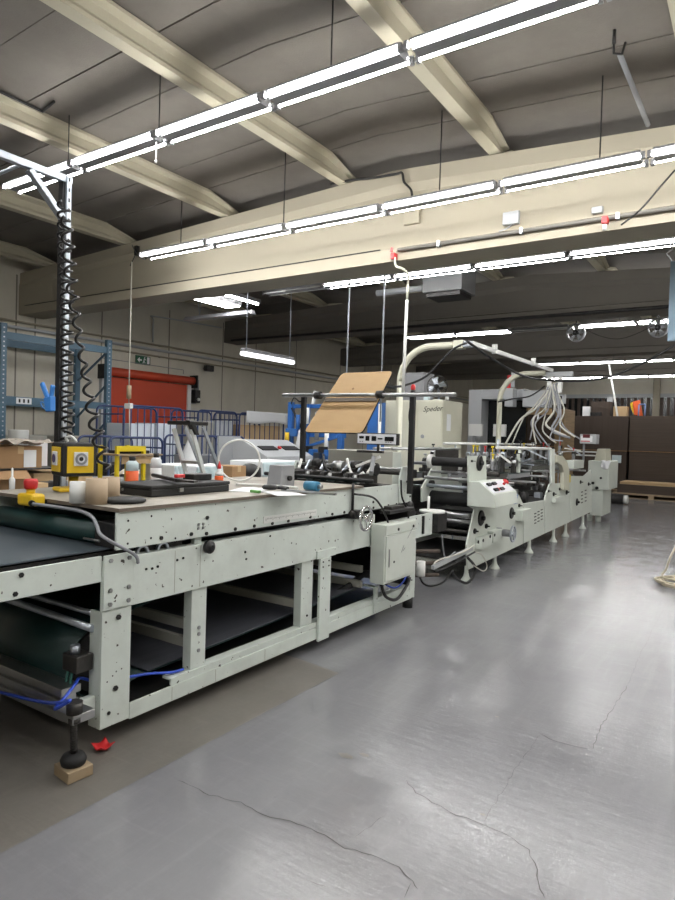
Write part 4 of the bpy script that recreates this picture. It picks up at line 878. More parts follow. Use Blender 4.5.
# end cabinet of the line
e = thing('end_cabinet', 'tall pale machine cabinet with cream hood at the far end of the machine line', 'machine', (-3.0, 13.2, 0))
ye = 12.75
def EY(px, py): return A(px, py, y=ye)
a = EY(588, 470); b = EY(609, 470)
MB().box((a.x - .0, ye, .62), (b.x, ye + .9, 1.16)).build('body', PAINT2, e, .01); MB().box((a.x + .05, ye + .05, .12), (b.x - .1, ye + .85, .619)).build('base', PAINT2, e, .006)
a2 = EY(593, 460); b2 = EY(605.5, 449); MB().prism([(a2.x, 1.161), (b2.x, 1.161), (b2.x - .02, b2.z), (a2.x + .05, b2.z)], 'y', ye + .1, ye + .6).build('hood', CREAM, e, .012)
MB().cyl((a.x + .02, ye + .2, .0), (a.x + .02, ye + .2, .12), .05, 14).build('foot', PAINT2, e); MB().cyl((b.x - .2, ye + .2, .0), (b.x - .2, ye + .2, .12), .05, 14).build('foot', PAINT2, e)
for px, r in (((593, 483), .025), ((597, 488), .03), ((601, 478), .02)): c = EY(*px); MB().cyl((c.x, ye - .03, c.z), (c.x, ye - .001, c.z), r, 14).build('knob', BLACK, e)
for z in (1.25, 1.32): MB().bar((a.x - .35, ye + .3, z), (a2.x - .0, ye + .3, z), .025, .025).build('guard_rail', WHITEP, e)
c0 = EY(601, 463); c1 = EY(610, 463)
m = MB()
def cl(u, v):
    x = c0.x + (c1.x - c0.x) * u; t_ = v * 1.0
    if t_ < .35: return V3((x, ye + .085 - t_ * .33, 1.168 + .004 * math.sin(u * 9)))
    return V3((x + .02 * math.sin(u * 7 + v * 3), ye - .028 - .012 * math.sin(u * 14), 1.168 - (t_ - .35) * (.12 + .12 * math.sin(PI * u))))
m.grid(cl, 16, 12); tag(m.build('cloth', WHITE, solid=.004), 'white cloth draped over the edge of the far end cabinet', 'cloth')
# counter display on an arm
a = A(579.5, 434, x=-2.62); b = A(596, 444, x=-2.62)
t = thing('counter_box', 'grey box with white counter display and red digits above the far modules', 'display', (-2.62, (a.y + b.y) / 2, 1.4)); yy = min((a.y + b.y) / 2, yD - .4)
a = A(580, 434, y=yy); b = A(596, 444, y=yy)
MB().box((a.x, yy, b.z), (b.x, yy + .25, a.z)).build('casing', LGREY, t, .008); MB().box((a.x + .02, yy - .006, b.z + .03), (b.x - .06, yy - .0005, a.z - .03)).build('front_panel', WHITE, t)
MB().box((a.x + .05, yy - .008, b.z + .1), (b.x - .1, yy - .0065, b.z + .16)).build('digits', mat('dark red digits', '#5a1216', .4), t); MB().box((a.x + .02, yy - .008, b.z + .035), (b.x - .1, yy - .0065, b.z + .05)).build('red_line', RED, t)
MB().cyl((a.x + .05, yy + .1, 1.17), (a.x + .05, yy + .1, b.z - .001), .018, 8).build('arm', GREYP, t)
# hoses and ducting between table and module 1
t = thing('cable_duct', 'grey cable duct with wires slanting from the control box to the roller module', 'cable duct', (-2.5, 5.7, .3))
q0 = A(418, 573, x=-2.44); q1 = A(473, 548, x=-2.44)
MB().bar(q0.lerp(q1, .2) + V3((.02, 0, 0)), q1 - V3((0, .04, 0)), .03, .035).build('duct', LGREY, t)
MB().tube(spline([q0.lerp(q1, .2) + V3((.03, 0, .035)), q0.lerp(q1, .3) + V3((.03, 0, .05)), q0.lerp(q1, .7) + V3((.03, 0, .02)), q1 + V3((.03, -.04, .04))], 6), .007, 8).build('cable', CABLEW, t)
MB().tube(spline([q0.lerp(q1, .2) + V3((.04, 0, -.03)), q0.lerp(q1, .4) + V3((.05, 0, -.04)), q1 + V3((.04, -.05, -.03))], 6), .009, 8).build('cable', BLACK, t)
def floor_cable(name, px, x, r, mt, label):
    pts = [A(a_, b_, x=x) for a_, b_ in px]
    for p in pts: p.z = max(p.z, r + .003)
    return tag(MB().tube(spline(pts, 6), r, 8).build(name, mt), label, 'cable')
floor_cable('power_cable', [(420, 578), (424, 584), (432, 586), (443, 582), (453, 570)], -2.56, .009, BLACK, 'thin black cable sagging under the grey cable duct')
floor_cable('power_cable', [(452, 571), (456, 578), (466, 583), (473, 577), (475, 567), (468, 558)], -2.44, .014, BLACK, 'thick black cable looping by the foot of the roller module')
floor_cable('signal_cable', [(474, 552), (482, 555), (487, 566), (483, 571), (473, 565)], -2.42, .006, CABLEW, 'thin pale cable looping beside the roller module plate')
floor_cable('signal_cable', [(442, 535), (443, 548), (446, 558), (455, 552)], -2.58, .008, CABLEG, 'pale cable hanging from the dark block at the table end')
for k, (z, lab) in enumerate(((.12, 'lowest'), (.24, 'middle'), (.36, 'topmost'))):
    tag(MB().tube(spline([(-3.55 + .1 * k, 5.65, z + .02), (-3.2, 5.72 + .04 * k, z - .02), (-2.85, 5.7, z + .01), (-2.68, 5.95, z)], 6), .02, 8).build('hose', mat('dusty hose', '#5a4f48', .7)), f'{lab} dusty brown hose in the gap between table and roller module', 'hose')

# ================================================================== CABLE GANTRY over the machine
ga = thing('cable_gantry', 'cream tube arches carrying a cable rail over the machine line', 'gantry', (-3.4, 8.8, 0))
def arch(y, xv, xe, zt, r, rt):
    pts = [(xv, y, .0), (xv, y, zt - r)] + arc((xv + r, y, zt - r), r, PI, PI / 2, (1, 0, 0), (0, 0, 1), 12) + [(xe, y, zt)]
    return MB().tube(pts, rt, 14).build('arch_tube', CREAM, ga)
y1, y2 = 7.2, 10.5
e1 = A(466, 344.5, y=y1); e2 = A(545, 373, y=y2)
arch(y1, A(399, 420, y=y1).x, e1.x - .03, e1.z, .42, .042); arch(y2, A(499, 420, y=y2).x, e2.x, e2.z, .45, .042)
MB().box((e1.x - .14, y1 - .06, e1.z - .05), (e1.x - .02, y1 + .06, e1.z + .05)).build('flange', CREAM, ga, .006); MB().box((e1.x - .02, y1 - .04, e1.z - .035), (e1.x + .07, y1 + .05, e1.z + .035)).build('bracket', GALV, ga, .006)
xr = e1.x + .05; MB().bar((xr, y1 + .05, e1.z + .02), (e2.x + .06, y2 + .2, e2.z + .06), .035, .05).build('cable_rail', WHITEP, ga)
for f in (.25, .75): c = V3((xr, y1, e1.z)).lerp(V3((e2.x + .06, y2, e2.z + .05)), f); MB().box((c.x - .03, c.y - .02, c.z - .02), (c.x + .03, c.y + .02, c.z + .1)).build('rail_clip', WHITEP, ga)
MB().box((e2.x - .05, y2 + .05, e2.z - .06), (e2.x + .42, y2 + .12, e2.z + .02)).build('cross_plate', LGREY, ga, .004)
for dx in (0.03, .2): MB().box((e2.x + dx, y2 + .03, e2.z - .32), (e2.x + dx + .06, y2 + .09, e2.z - .061)).build('drop_profile', WHITEP, ga)
# cable bunch from the gantry into the machine
hx0 = e2.x + .1; hz0 = e2.z - .33
CR = random.Random(8)
ends = [(512, 444, -3.3), (541, 443, -3), (556, 443, -3), (580, 439, -3), (505, 445, -3.3), (530, 440, -3.1), (536, 444, -2.9), (548, 446, -2.8), (566, 436, -2.9), (570, 438, -2.7), (575, 437, -2.75), (563, 441, -2.7)]
mids = [(524, 417), (531, 424), (543, 431), (565, 428), (520, 420), (537, 410), (533, 420), (535, 425), (546, 425), (552, 430), (560, 425), (550, 437)]
names = ['thin pale cable just right of the leftmost gantry cable', 'grey cable dropping straight from the gantry end to the belts', 'pale cable hanging in the middle of the gantry bunch', 'grey cable reaching the counter box from the gantry', 'leftmost pale cable sweeping from the gantry end to the machine', 'thin cable hanging straight down from the gantry drop profile', 'cable with a white tag hanging from the gantry end', 'pale cable looping low under the gantry end', 'thick grey cable curving right from the gantry end', 'grey cable curving deepest toward the counter box', 'outermost right cable of the gantry bunch', 'slack grey cable below the gantry bunch']
for i, ((ex, ey, xx), (mx, my)) in enumerate(zip(ends, mids)):
    yk = y2 - .12 - .075 * i; s0 = V3((hx0 + .035 * i - .05, yk, hz0 + .02)); p1 = A(mx, my, y=yk - .1); p2 = A(ex, ey, y=yk - .15)
    tag(MB().tube(spline([s0 + V3((0, .05, .06)), s0, s0.lerp(p1, .5) + V3((-.02 + .012 * i, 0, -.05)), p1, p2], 6), .017 if i in (4, 8, 9) else .011, 8).build('cable', CABLEG if i % 2 else CABLEW), names[i], 'cable', 'cable bunch at the gantry end')
c = A(538, 417, y=y2 - .35); tag(MB().box((c.x - .015, c.y - .004, c.z - .05), (c.x + .015, c.y, c.z + .04)).build('hanging_tag', WHITE), 'small white tag hanging on the gantry cables', 'tag')
def sag(px, y, r, mt, label): return tag(MB().tube(spline([A(a_, b_, y=yy_) for (a_, b_), yy_ in zip(px, y)], 7), r, 8).build('cord', mt), label, 'cable')
sag([(386, 386), (402, 386), (425, 377), (442, 360), (455, 348), (467, 343)], [6.9, 6.92, 6.95, 6.98, 7.0, 7.02], .014, BLACK, 'thick black cable rising in a curve to the gantry flange')
sag([(467, 341), (485, 354), (507, 368), (527, 377), (548, 380), (580, 381), (612, 376), (645, 362), (675, 345)], [7.05, 7.4, 7.9, 8.6, 9.2, 9.5, 9.6, 9.7, 9.8], .016, BLACK, 'long black cable sagging from the gantry to the photo right edge')
sag([(498, 402), (512, 399), (530, 396), (545, 386)], [10.3, 10.3, 10.3, 10.35], .012, BLACK, 'black cable strung between second arch and gantry end')

# ================================================================== BEIGE CABINET with fan
yc = 9.0
a = A(386, 399, y=yc); b = A(443.5, 401, y=yc); zt = A(430, 400, y=yc).z
cb2 = thing('control_cabinet', 'tall beige control cabinet with script lettering behind the machine', 'cabinet', ((a.x + b.x) / 2, yc + .3, 0))
xm1 = A(418, 400, y=yc).x; xm2 = A(443, 400, y=yc).x
MB().box((a.x, yc, .0), (b.x, yc + .75, zt)).build('body', CREAM, cb2, .006)
for x0, x1, nm in ((a.x + .01, xm1 - .01, 'side_panel'), (xm1 + .05, xm2 - .006, 'door')):
    d = MB().box((x0, yc - .018, .12), (x1, yc - .0005, zt - .02)).build(nm, CREAM, cb2, .004)
    if nm == 'door': MB().cyl((x0 + .06, yc - .035, 1.52), (x0 + .06, yc - .0185, 1.52), .03, 14).build('lock', GREYP, d)
text_mesh('lettering', 'Speder', .115, INK, cb2, ((xm1 + xm2) / 2 + .05, yc - .0195, A(431, 409, y=yc).z), (1, 0, 0.06), (0, 0, 1), shear=.35)
p = A(447, 414, x=b.x + .002); q = A(450.5, 431, x=b.x + .002); tag(MB().box((b.x + .0006, p.y, q.z), (b.x + .003, q.y, p.z)).build('hanging_note', WHITE), 'white paper note taped to the right side of the beige cabinet', 'note')
# desk fan on the cabinet
fc = A(437, 386.5, y=yc + .2); fn = thing('desk_fan', 'round wire-guard fan standing on the beige cabinet', 'fan', (fc.x, yc + .2, zt))
R_ = .17
g = MB()
for side_ in (-1, 1):
    for k in range(20):
        an = 2 * PI * k / 20; d = V3((math.cos(an), 0, math.sin(an)))
        g.tube([fc + d * (R_ * math.sin(t_)) + V3((0, side_ * .07 * math.cos(t_), 0)) for t_ in [PI / 2 * j / 6 for j in range(7)]], .0025, 4)
g.tube([fc + V3((R_ * math.cos(2 * PI * k / 32), 0, R_ * math.sin(2 * PI * k / 32))) for k in range(32)], .006, 6, closed=True); g.build('guard', GREASE, fn)
MB().cyl(fc + V3((0, -.03, 0)), fc + V3((0, .03, 0)), .035, 16).build('hub', BLACK, fn); MB().cyl(fc + V3((0, .031, 0)), fc + V3((0, .14, 0)), .05, 16).build('motor', DARK, fn)
for k in range(4):
    an = 2 * PI * k / 4 + .4; d = V3((math.cos(an), 0, math.sin(an))); s = V3((-math.sin(an), 0, math.cos(an)))
    MB().add([fc + d * .03 - s * .02 + V3((0, .02, 0)), fc + d * .14 - s * .06 + V3((0, .025, 0)), fc + d * .145 + s * .03 - V3((0, .025, 0)), fc + d * .03 + s * .02 - V3((0, .02, 0))], [(0, 1, 2, 3)], 0).build('blade', GALV, fn, solid=.003)
MB().cyl((fc.x, fc.y + .08, zt + .02), (fc.x, fc.y + .08, fc.z - .03), .015, 10).build('stem', GALV, fn); MB().cyl((fc.x, fc.y + .08, zt + .001), (fc.x, fc.y + .08, zt + .02), .1, 20).build('base', WHITEP, fn)
c = A(427, 394, y=yc + .12); t = tag(MB().box((c.x - .04, yc + .08, zt + .001), (c.x + .04, yc + .16, zt + .11)).build('carton', PALEBLUE, bev=.004), 'small white carton with dark print left of the desk fan', 'carton'); 
c = A(446, 396, y=yc + .12); tag(MB().lathe([(.03, 0), (.03, .06), (.012, .08), (.012, .1)], (c.x + .03, yc + .1, zt + .001), n=14).build('bottle', WHITEP), 'small white bottle right of the desk fan on the cabinet', 'bottle')
# grey box behind
a = A(400, 373, y=yc + 1.0); b = A(421, 398, y=yc + 1.0); t = thing('switch_box', 'grey metal switch cabinet behind the beige cabinet', 'cabinet', ((a.x + b.x) / 2, yc + 1.2, 0))
MB().box((a.x, yc + 1.0, 0), (b.x + .05, yc + 1.4, a.z)).build('body', GREYP, t, .006); MB().box((a.x + .03, yc + .985, .2), (b.x, yc + .9995, a.z - .05)).build('door', GREYP, t, .004)

# ================================================================== THINGS ON AND AROUND THE TABLE
ZT = 1.1252
# post with arm, coiled cables
PXo, PYo = -3.82, 2.49
po = thing('service_post', 'tall galvanised post with a braced arm rising behind the conveyor table', 'post', (PXo, PYo, 0))
zt_ = A(62, 178, y=PYo).z
MB().box((PXo - .035, PYo - .035, .0), (PXo + .01, PYo + .035, zt_)).build('post', DARK, po, .003); MB().box((PXo + .0105, PYo - .016, .05), (PXo + .03, PYo + .016, zt_ - .005)).build('profile', GALV, po, .003, label='bright galvanised slotted profile')
m = MB()
for k in range(30): m.box((PXo + .0301, PYo - .006, 1.2 + k * .065), (PXo + .031, PYo + .006, 1.225 + k * .065))
m.build('slot', DARK, po)
MB().box((PXo - .02, .4, zt_ - .045), (PXo + .02, PYo + .03, zt_ + .0)).build('arm', GALV, po, .003)
MB().bar((PXo + .005, PYo - .03, zt_ - .28), (PXo + .005, PYo - .26, zt_ - .05), .05, .035).build('brace', GALV, po, .003)
MB().box((PXo - .1, .36, .0), (PXo + .02, .44, zt_ - .051)).build('post', DARK, po)
MB().box((PXo - .08, PYo - .08, .0), (PXo + .08, PYo + .08, .012)).build('base_plate', DARK, po)
MB().cyl((PXo - 1.2, PYo - .35, zt_ - .1), (PXo - .031, PYo - .3, zt_ - .03), .012, 8).build('side_stay', GALV, po)
cl1 = [A(x, y, y=PYo - .09) for x, y in ((64, 203), (64, 240), (67, 300), (67, 380), (68, 420), (66, 448))]
tag(coil(cl1, lambda t: .036, 24, .0085, 'coiled_cable', BLACK), 'black coiled cable hanging close along the tall galvanised post', 'coiled cable')
cl2 = [A(x, y, y=PYo - .2) for x, y in ((66, 218), (70, 270), (75, 310), (80, 345), (85, 372), (89, 396), (94, 420), (101, 448), (106, 472))]
tag(coil(cl2, lambda t: .026 + .008 * math.sin(t * 9), 15, .0085, 'coiled_cable', BLACK), 'black coiled cable stretched and swinging out to the right of the post', 'coiled cable')
# blue clamp
c = A(45, 396, y=PYo - .04); t = thing('spring_clamp', 'bright blue plastic clamp hanging on the galvanised post', 'clamp', c)
def P2(px, py): return A(px, py, y=PYo - .08)
MB().prism([(P2(*q).x, P2(*q).z) for q in ((46, 398), (53, 396), (53, 411), (48, 412))], 'y', PYo - .1, PYo - .06).build('body', BRBLUE, t, .006)
MB().bar(P2(49, 401), P2(42, 383), .022, .03).build('handle', BRBLUE, t, .006); MB().bar(P2(51, 399), P2(53, 385), .02, .03).build('handle', BRBLUE, t, .006)
MB().tube(spline([P2(47, 404), P2(41, 402), P2(43, 408), P2(49, 409)], 5), .004, 6).build('wire', BRBLUE, t)
# power cube on a yellow foot
c = A(74, 459, y=2.28); hz = .1
pc = thing('power_cube', 'black and yellow cube-shaped socket box standing on a yellow foot', 'socket box', (c.x, c.y, ZT)); pc.rotation_euler = (0, 0, math.radians(-14))
zc0 = c.z - ZT; o = V3((c.x, c.y, ZT))
MB().box(o + V3((-hz, -hz, zc0 - .098)), o + V3((hz, hz, zc0 + .098))).build('casing', RUBBER, pc, .018)
def face(nm, f, w):
    if f == 'x': b = MB().box(o + V3((hz + .0003, -w, zc0 - w)), o + V3((hz + .004, w, zc0 + w)))
    else: b = MB().box(o + V3((-w, -hz - .004, zc0 - w)), o + V3((w, -hz - .0003, zc0 + w)))
    p = b.build('panel', YELLOW, pc, .002)
    if f == 'x':
        q = MB().box(o + V3((hz + .0042, -.04, zc0 - .035)), o + V3((hz + .014, .04, zc0 + .045))).build('socket', SOCK, p, .003)
        MB().pipe(o + V3((hz + .0141, 0, zc0 + .005)), o + V3((hz + .018, 0, zc0 + .005)), .034, .022, 20).build('socket_ring', GREYP, p); MB().cyl(o + V3((hz + .0141, 0, zc0 + .005)), o + V3((hz + .016, 0, zc0 + .005)), .012, 14).build('socket_hole', INK, p)
    else:
        MB().box(o + V3((-.035, -hz - .014, zc0 - .035)), o + V3((.035, -hz - .0042, zc0 + .045))).build('socket', SOCK, p, .003)
        MB().cyl(o + V3((0, -hz - .0175, zc0 + .005)), o + V3((0, -hz - .0142, zc0 + .005)), .025, 18).build('socket_hole', mat('violet socket', '#4a3f66', .5), p)
face('a', 'x', .076); face('b', 'y', .072)
MB().cyl(o + V3((0, 0, .0)), o + V3((0, 0, zc0 - .099)), .028, 16).build('foot', YELLOW, pc); MB().box(o + V3((-.07, -.1, 0)), o + V3((.06, .05, .025))).build('foot_plate', YELLOW, pc, .01)
MB().tube(spline([o + V3((-.02, -.03, zc0 + .1)), o + V3((-.02, -.04, zc0 + .125)), o + V3((.02, -.02, zc0 + .13)), o + V3((.04, 0, zc0 + .1))], 5), .008, 8).build('carry_loop', WHITEP, pc)
# emergency stop clipped on the table edge
c = A(33, 499, y=1.89); es_ = thing('stop_button_box', 'yellow emergency stop box with red button clipped to the near table edge', 'emergency stop', (c.x, 1.89, 1.08))
zb = A(33, 507, y=1.85).z; zt2 = A(33, 494.5, y=1.85).z
MB().box((c.x - .068, 1.84, zb), (c.x + .068, 1.92, zt2)).build('box', YELLOW, es_, .014)
MB().cyl((c.x - .005, 1.88, zt2 - .004), (c.x - .005, 1.88, zt2 + .022), .022, 18).build('button_stem', YELLOW, es_); MB().lathe([(.028, 0), (.033, .008), (.036, .04), (.028, .052), (.0, .054)], (c.x - .005, 1.88, zt2 + .022), n=22).build('red_button', RED, es_)
MB().box((c.x - .05, 1.9205, zb + .01), (c.x + .05, 1.936, zb + .03)).build('clip', BLACK, es_); MB().cyl((c.x + .06, 1.845, zb + .02), (c.x + .08, 1.84, zb + .018), .016, 12).build('cable_gland', BLACK, es_)
pts = [V3((c.x + .083, 1.84, zb + .018)), A(60, 507.5, y=1.885), A(80, 511, y=1.885), A(92, 517, y=1.885), A(97, 526, y=1.88), A(100, 534, y=1.86), A(110, 541, x=-2.485), A(125, 549, x=-2.485), A(136, 556, x=-2.485), A(138, 563, x=-2.492)]
tag(MB().tube(spline(pts, 6), .0085, 8).build('control_cable', CABLEG), 'grey cable running from the yellow emergency stop down the table corner', 'cable')
# paper cores
for (bx, by), rpx, h, mt_, lab in (((78, 503.5), .042, .105, WHITEP, 'short white tube standing on the table in front of the power cube'), ((96.5, 504.8), .052, .125, CORE, 'wide brown cardboard tube standing on the table, nearest of the tubes'), ((111.5, 499.5), .043, .115, CORE, 'slimmer brown cardboard tube half hidden behind the wide one')):
    c = A(bx, by, z=ZT); cc = c + V3((-.8, .57, 0)).normalized() * rpx
    tag(MB().pipe((cc.x, cc.y, ZT), (cc.x, cc.y, ZT + h), rpx, rpx - .007, 32).build('paper_tube', mt_), lab, 'tube')
c = A(123, 503, z=ZT); tag(MB().lathe([(.10, 0), (.11, .006), (.108, .016), (.09, .022), (.0, .024)], (c.x - .03, c.y + .03, ZT), n=28).build('rubber_pad', RUBBER), 'flat round dark rubber pad on the table beside the brown tubes', 'pad')
# black case
fc_ = A(151, 497.5, z=ZT); fr_ = A(218, 490, z=ZT); fl_2 = A(118, 492.5, z=ZT)
bx1, by0, by1, bx0 = fc_.x, fc_.y, fr_.y, fl_2.x
bc = thing('black_case', 'long flat black case with silver latch lying on the table', 'case', ((bx0 + bx1) / 2, (by0 + by1) / 2, ZT))
MB().box((bx0, by0, ZT), (bx1, by1, ZT + .042)).build('base', BLACK, bc, .006); MB().box((bx0 - .004, by0 - .004, ZT + .043), (bx1 + .004, by1 + .004, ZT + .064)).build('lid', RUBBER, bc, .006)
MB().box((bx1 + .0005, by0 + .2, ZT + .02), (bx1 + .012, by0 + .23, ZT + .042)).build('latch', STEEL, bc, .002); MB().cyl((bx0 + .1, by0 - .006, ZT + .028), (bx0 + .1, by0 - .0005, ZT + .028), .007, 10).build('rivet', STEEL, bc)
def on_case(px, py): return A(px, py, z=ZT + .066)
tag(MB().tube(spline([A(120, 482, z=ZT + .1), A(126, 490, z=ZT + .05 + .05), A(127, 496, z=ZT + .009), A(132, 498.5, z=ZT + .006), A(140, 492 + 4, z=ZT + .006)], 5), .005, 6).build('white_lead', WHITEP), 'thin white lead curling over the left end of the black case', 'cable') if 0 else None
t = thing('hand_tape_gun', 'black handled tool with red clip lying on the black case', 'tool', on_case(165, 481))
p = on_case(153, 478); q = on_case(178, 484); MB().bar(p + V3((0, 0, .02)), q + V3((0, 0, .02)), .03, .022).build('handle', BLACK, t, .008); MB().bar(q + V3((0, 0, .02)), on_case(196, 485) + V3((0, 0, .02)), .05, .012).build('blade_plate', DARK, t); MB().cbox(q + V3((-.01, .02, .045)), (.03, .06, .02)).build('clip', RED, t, .004)
p = on_case(203, 480); tag(MB().cbox((p.x - .05, p.y, ZT + .0845), (.1, .16, .04)).build('tool_tray', DARK, bev=.006), 'small dark tray with tools lying on the black case', 'tray')
# glue bottle orange
c = A(213.5, 488.5, z=ZT); cc = c + V3((-.03, .02, 0)); t = thing('glue_bottle', 'orange glue bottle with white neck and red cap beside the black case', 'bottle', (cc.x, cc.y + .03, ZT))
cx, cy = cc.x, cc.y + .06
MB().lathe([(.027, 0), (.029, .004), (.029, .075), (.027, .08)], (cx, cy, ZT), n=22).build('body', ORANGE, t); MB().lathe([(.027, .0), (.026, .02), (.012, .034), (.011, .045)], (cx, cy, ZT + .081), n=20).build('neck', WHITEP, t); MB().lathe([(.013, 0), (.012, .02), (.005, .04), (.003, .05)], (cx, cy, ZT + .127), n=16).build('cap', RED, t)
# white hose hoop
c = A(239, 466, y=3.62); U_ = V3((.8, .6, 0)); tag(MB().tube([c + U_ * (.155 * math.cos(a_)) + V3((0, 0, .155 * 1.0 * math.sin(a_))) for a_ in [2 * PI * k / 48 for k in range(48)]], .007, 8, closed=True).build('hose_hoop', WHITEP), 'large white plastic hose hoop standing upright on the table', 'hoop')
hoop = bpy.data.objects['hose_hoop']; zmin = min(v.co.z for v in hoop.data.vertices); hoop.location.z = ZT + .0005 - zmin
# grey sloped box
c = A(284, 487, z=ZT); t = thing('instrument_box', 'small grey metal box with sloped side standing at the far table end', 'box', (c.x, c.y, ZT))
MB().prism([(c.y - .05, ZT), (c.y + .12, ZT), (c.y + .12, ZT + .15), (c.y - .02, ZT + .15)], 'x', c.x - .12, c.x).build('casing', GREYP, t, .005); MB().cyl((c.x + .0005, c.y + .05, ZT + .06), (c.x + .02, c.y + .05, ZT + .06), .018, 14).build('knob', BLACK, t)
for k, dx in enumerate((.02, .14)): pass
# papers and hand tools at the table edge
def paper(px, py, w, h, rot, lab, z=0, mt_=WHITE, name='paper_sheet'):
    c = A(px, py, z=ZT); u = V3((math.cos(rot), math.sin(rot), 0)); v = V3((-u.y, u.x, 0)); m = MB()
    m.grid(lambda a_, b_: c + u * (w * (a_ - .5)) + v * (h * (b_ - .5)) + V3((0, 0, .001 + z + .004 * math.sin(3.1 * a_ + rot) ** 2 * b_)), 8, 8)
    return tag(m.build(name, mt_, solid=.0008), lab, 'paper')
paper(250, 490, .21, .3, .4, 'white paper sheet on the table right of the glue bottle'); paper(283, 493.5, .2, .28, 1.1, 'white paper sheet nearest the table edge above the ruler', .0); 
t = thing('cutter_knife', 'green handled cutter knife lying on the table', 'knife', A(255, 491, z=ZT)); p = A(251, 491, z=ZT + .016); q = A(260, 492, z=ZT + .016); MB().bar(p, q, .025, .018).build('handle', GREENL, t, .005); MB().bar(q, A(264, 492.5, z=ZT + .014), .015, .003).build('blade', STEEL, t)
t = thing('work_glove', 'black crumpled work glove lying on the table beside the green knife', 'glove', A(270, 491, z=ZT)); g0 = A(270, 491, z=ZT)
MB().lathe([(.0, .0), (.045, .006), (.055, .02), (.04, .034), (.0, .04)], g0 + V3((0, 0, .006)), n=16).build('palm', BLACK, t)
for k in range(4): an = .2 + .38 * k; MB().tube(spline([g0 + V3((.02, .03, .022)), g0 + V3((.07 * math.cos(an), .07 * math.sin(an) + .02, .024)), g0 + V3((.11 * math.cos(an), .11 * math.sin(an) + .02, .016))], 4), .011, 8).build('finger', BLACK, t)
p = A(282, 489.5, z=ZT + .012); q = A(336, 494.5, z=ZT + .012); tag(MB().bar(p, q, .02, .012).build('steel_rule', STEEL), 'long steel rule lying along the table front', 'rule')
p = A(236, 484, z=ZT + .012); q = A(293, 487.5, z=ZT + .012); tag(MB().tube(spline([p, p.lerp(q, .5) + V3((0, .03, 0)), q, q + V3((.06, -.03, 0))], 6), .01, 8).build('white_hose', WHITEP), 'short white hose lying on the table by the grey box', 'hose')
t = thing('small_motor', 'small blue electric motor on the table end', 'motor', A(312, 486, z=ZT)); c = A(312, 486, z=ZT + .035)
MB().cyl(c + V3((-.05, .0, 0)), c + V3((.05, .0, 0)), .032, 16).build('body', mat('teal blue paint', '#3f7fa0', .45), t); MB().cyl(c + V3((.051, 0, 0)), c + V3((.08, 0, 0)), .014, 12).build('shaft', STEEL, t); MB().box(c + V3((-.04, -.03, -.0345)), c + V3((.04, .03, -.031))).build('foot', GREYP, t)
p = A(195, 484.5, z=ZT + .1) 
# blue air hose over the front rail and lower beam
pts = [A(0, 692, y=1.695), A(15, 696, y=1.69), A(32, 700, y=1.685), A(50, 703, y=1.64), A(62, 702.5, y=1.60), A(70, 700.5, y=1.58), V3((-2.465, 1.60, .30)), V3((-2.525, 1.69, .31)), V3((-2.56, 1.76, .335)), V3((-2.625, 1.83, .325)), V3((-2.642, 1.92, .28)), V3((-2.64, 2.05, .25)), V3((-2.60, 2.2, .24)), V3((-2.565, 2.33, .218)), V3((-2.555, 2.41, .2135))]
tag(MB().tube(spline(pts, 6), .0075, 8).build('air_hose', HOSEB), 'bright blue air hose sagging across the table front rail to the lower beam', 'hose')
# red scrap and hose coil on the floor
c = A(103, 750, z=0); m = MB(); R4 = random.Random(4)
m.grid(lambda a_, b_: V3((c.x + .075 * (a_ - .5), c.y + .075 * (b_ - .5), .004 + .03 * ((2 * a_ - 1) ** 2 * .6 + (2 * b_ - 1) ** 2 * .5) + .004 * math.sin(9 * a_ + 7 * b_))), 6, 6)
tag(m.build('red_scrap', RED, solid=.003), 'crumpled red plastic scrap on the floor beside the near table leg', 'scrap')
c = A(674, 585, z=0); pts = []
for k in range(96): an = 2 * PI * k / 24; rr = .23 + .025 * math.sin(k * .9) + .012 * (k // 24); pts.append(V3((c.x + .1 + rr * math.cos(an), c.y + rr * math.sin(an), .012 + .012 * (k / 24))))
q0 = A(664, 578, z=.06); pts += [q0, A(666, 570, x=q0.x + .0), A(670, 558, x=q0.x + .04), A(675, 548, x=q0.x + .08), A(680, 540, x=q0.x + .1)]
tag(MB().tube(spline(pts, 2), .011, 8).build('hose_coil', HOSEC), 'coil of cream hose on the floor at the photo right edge', 'hose')

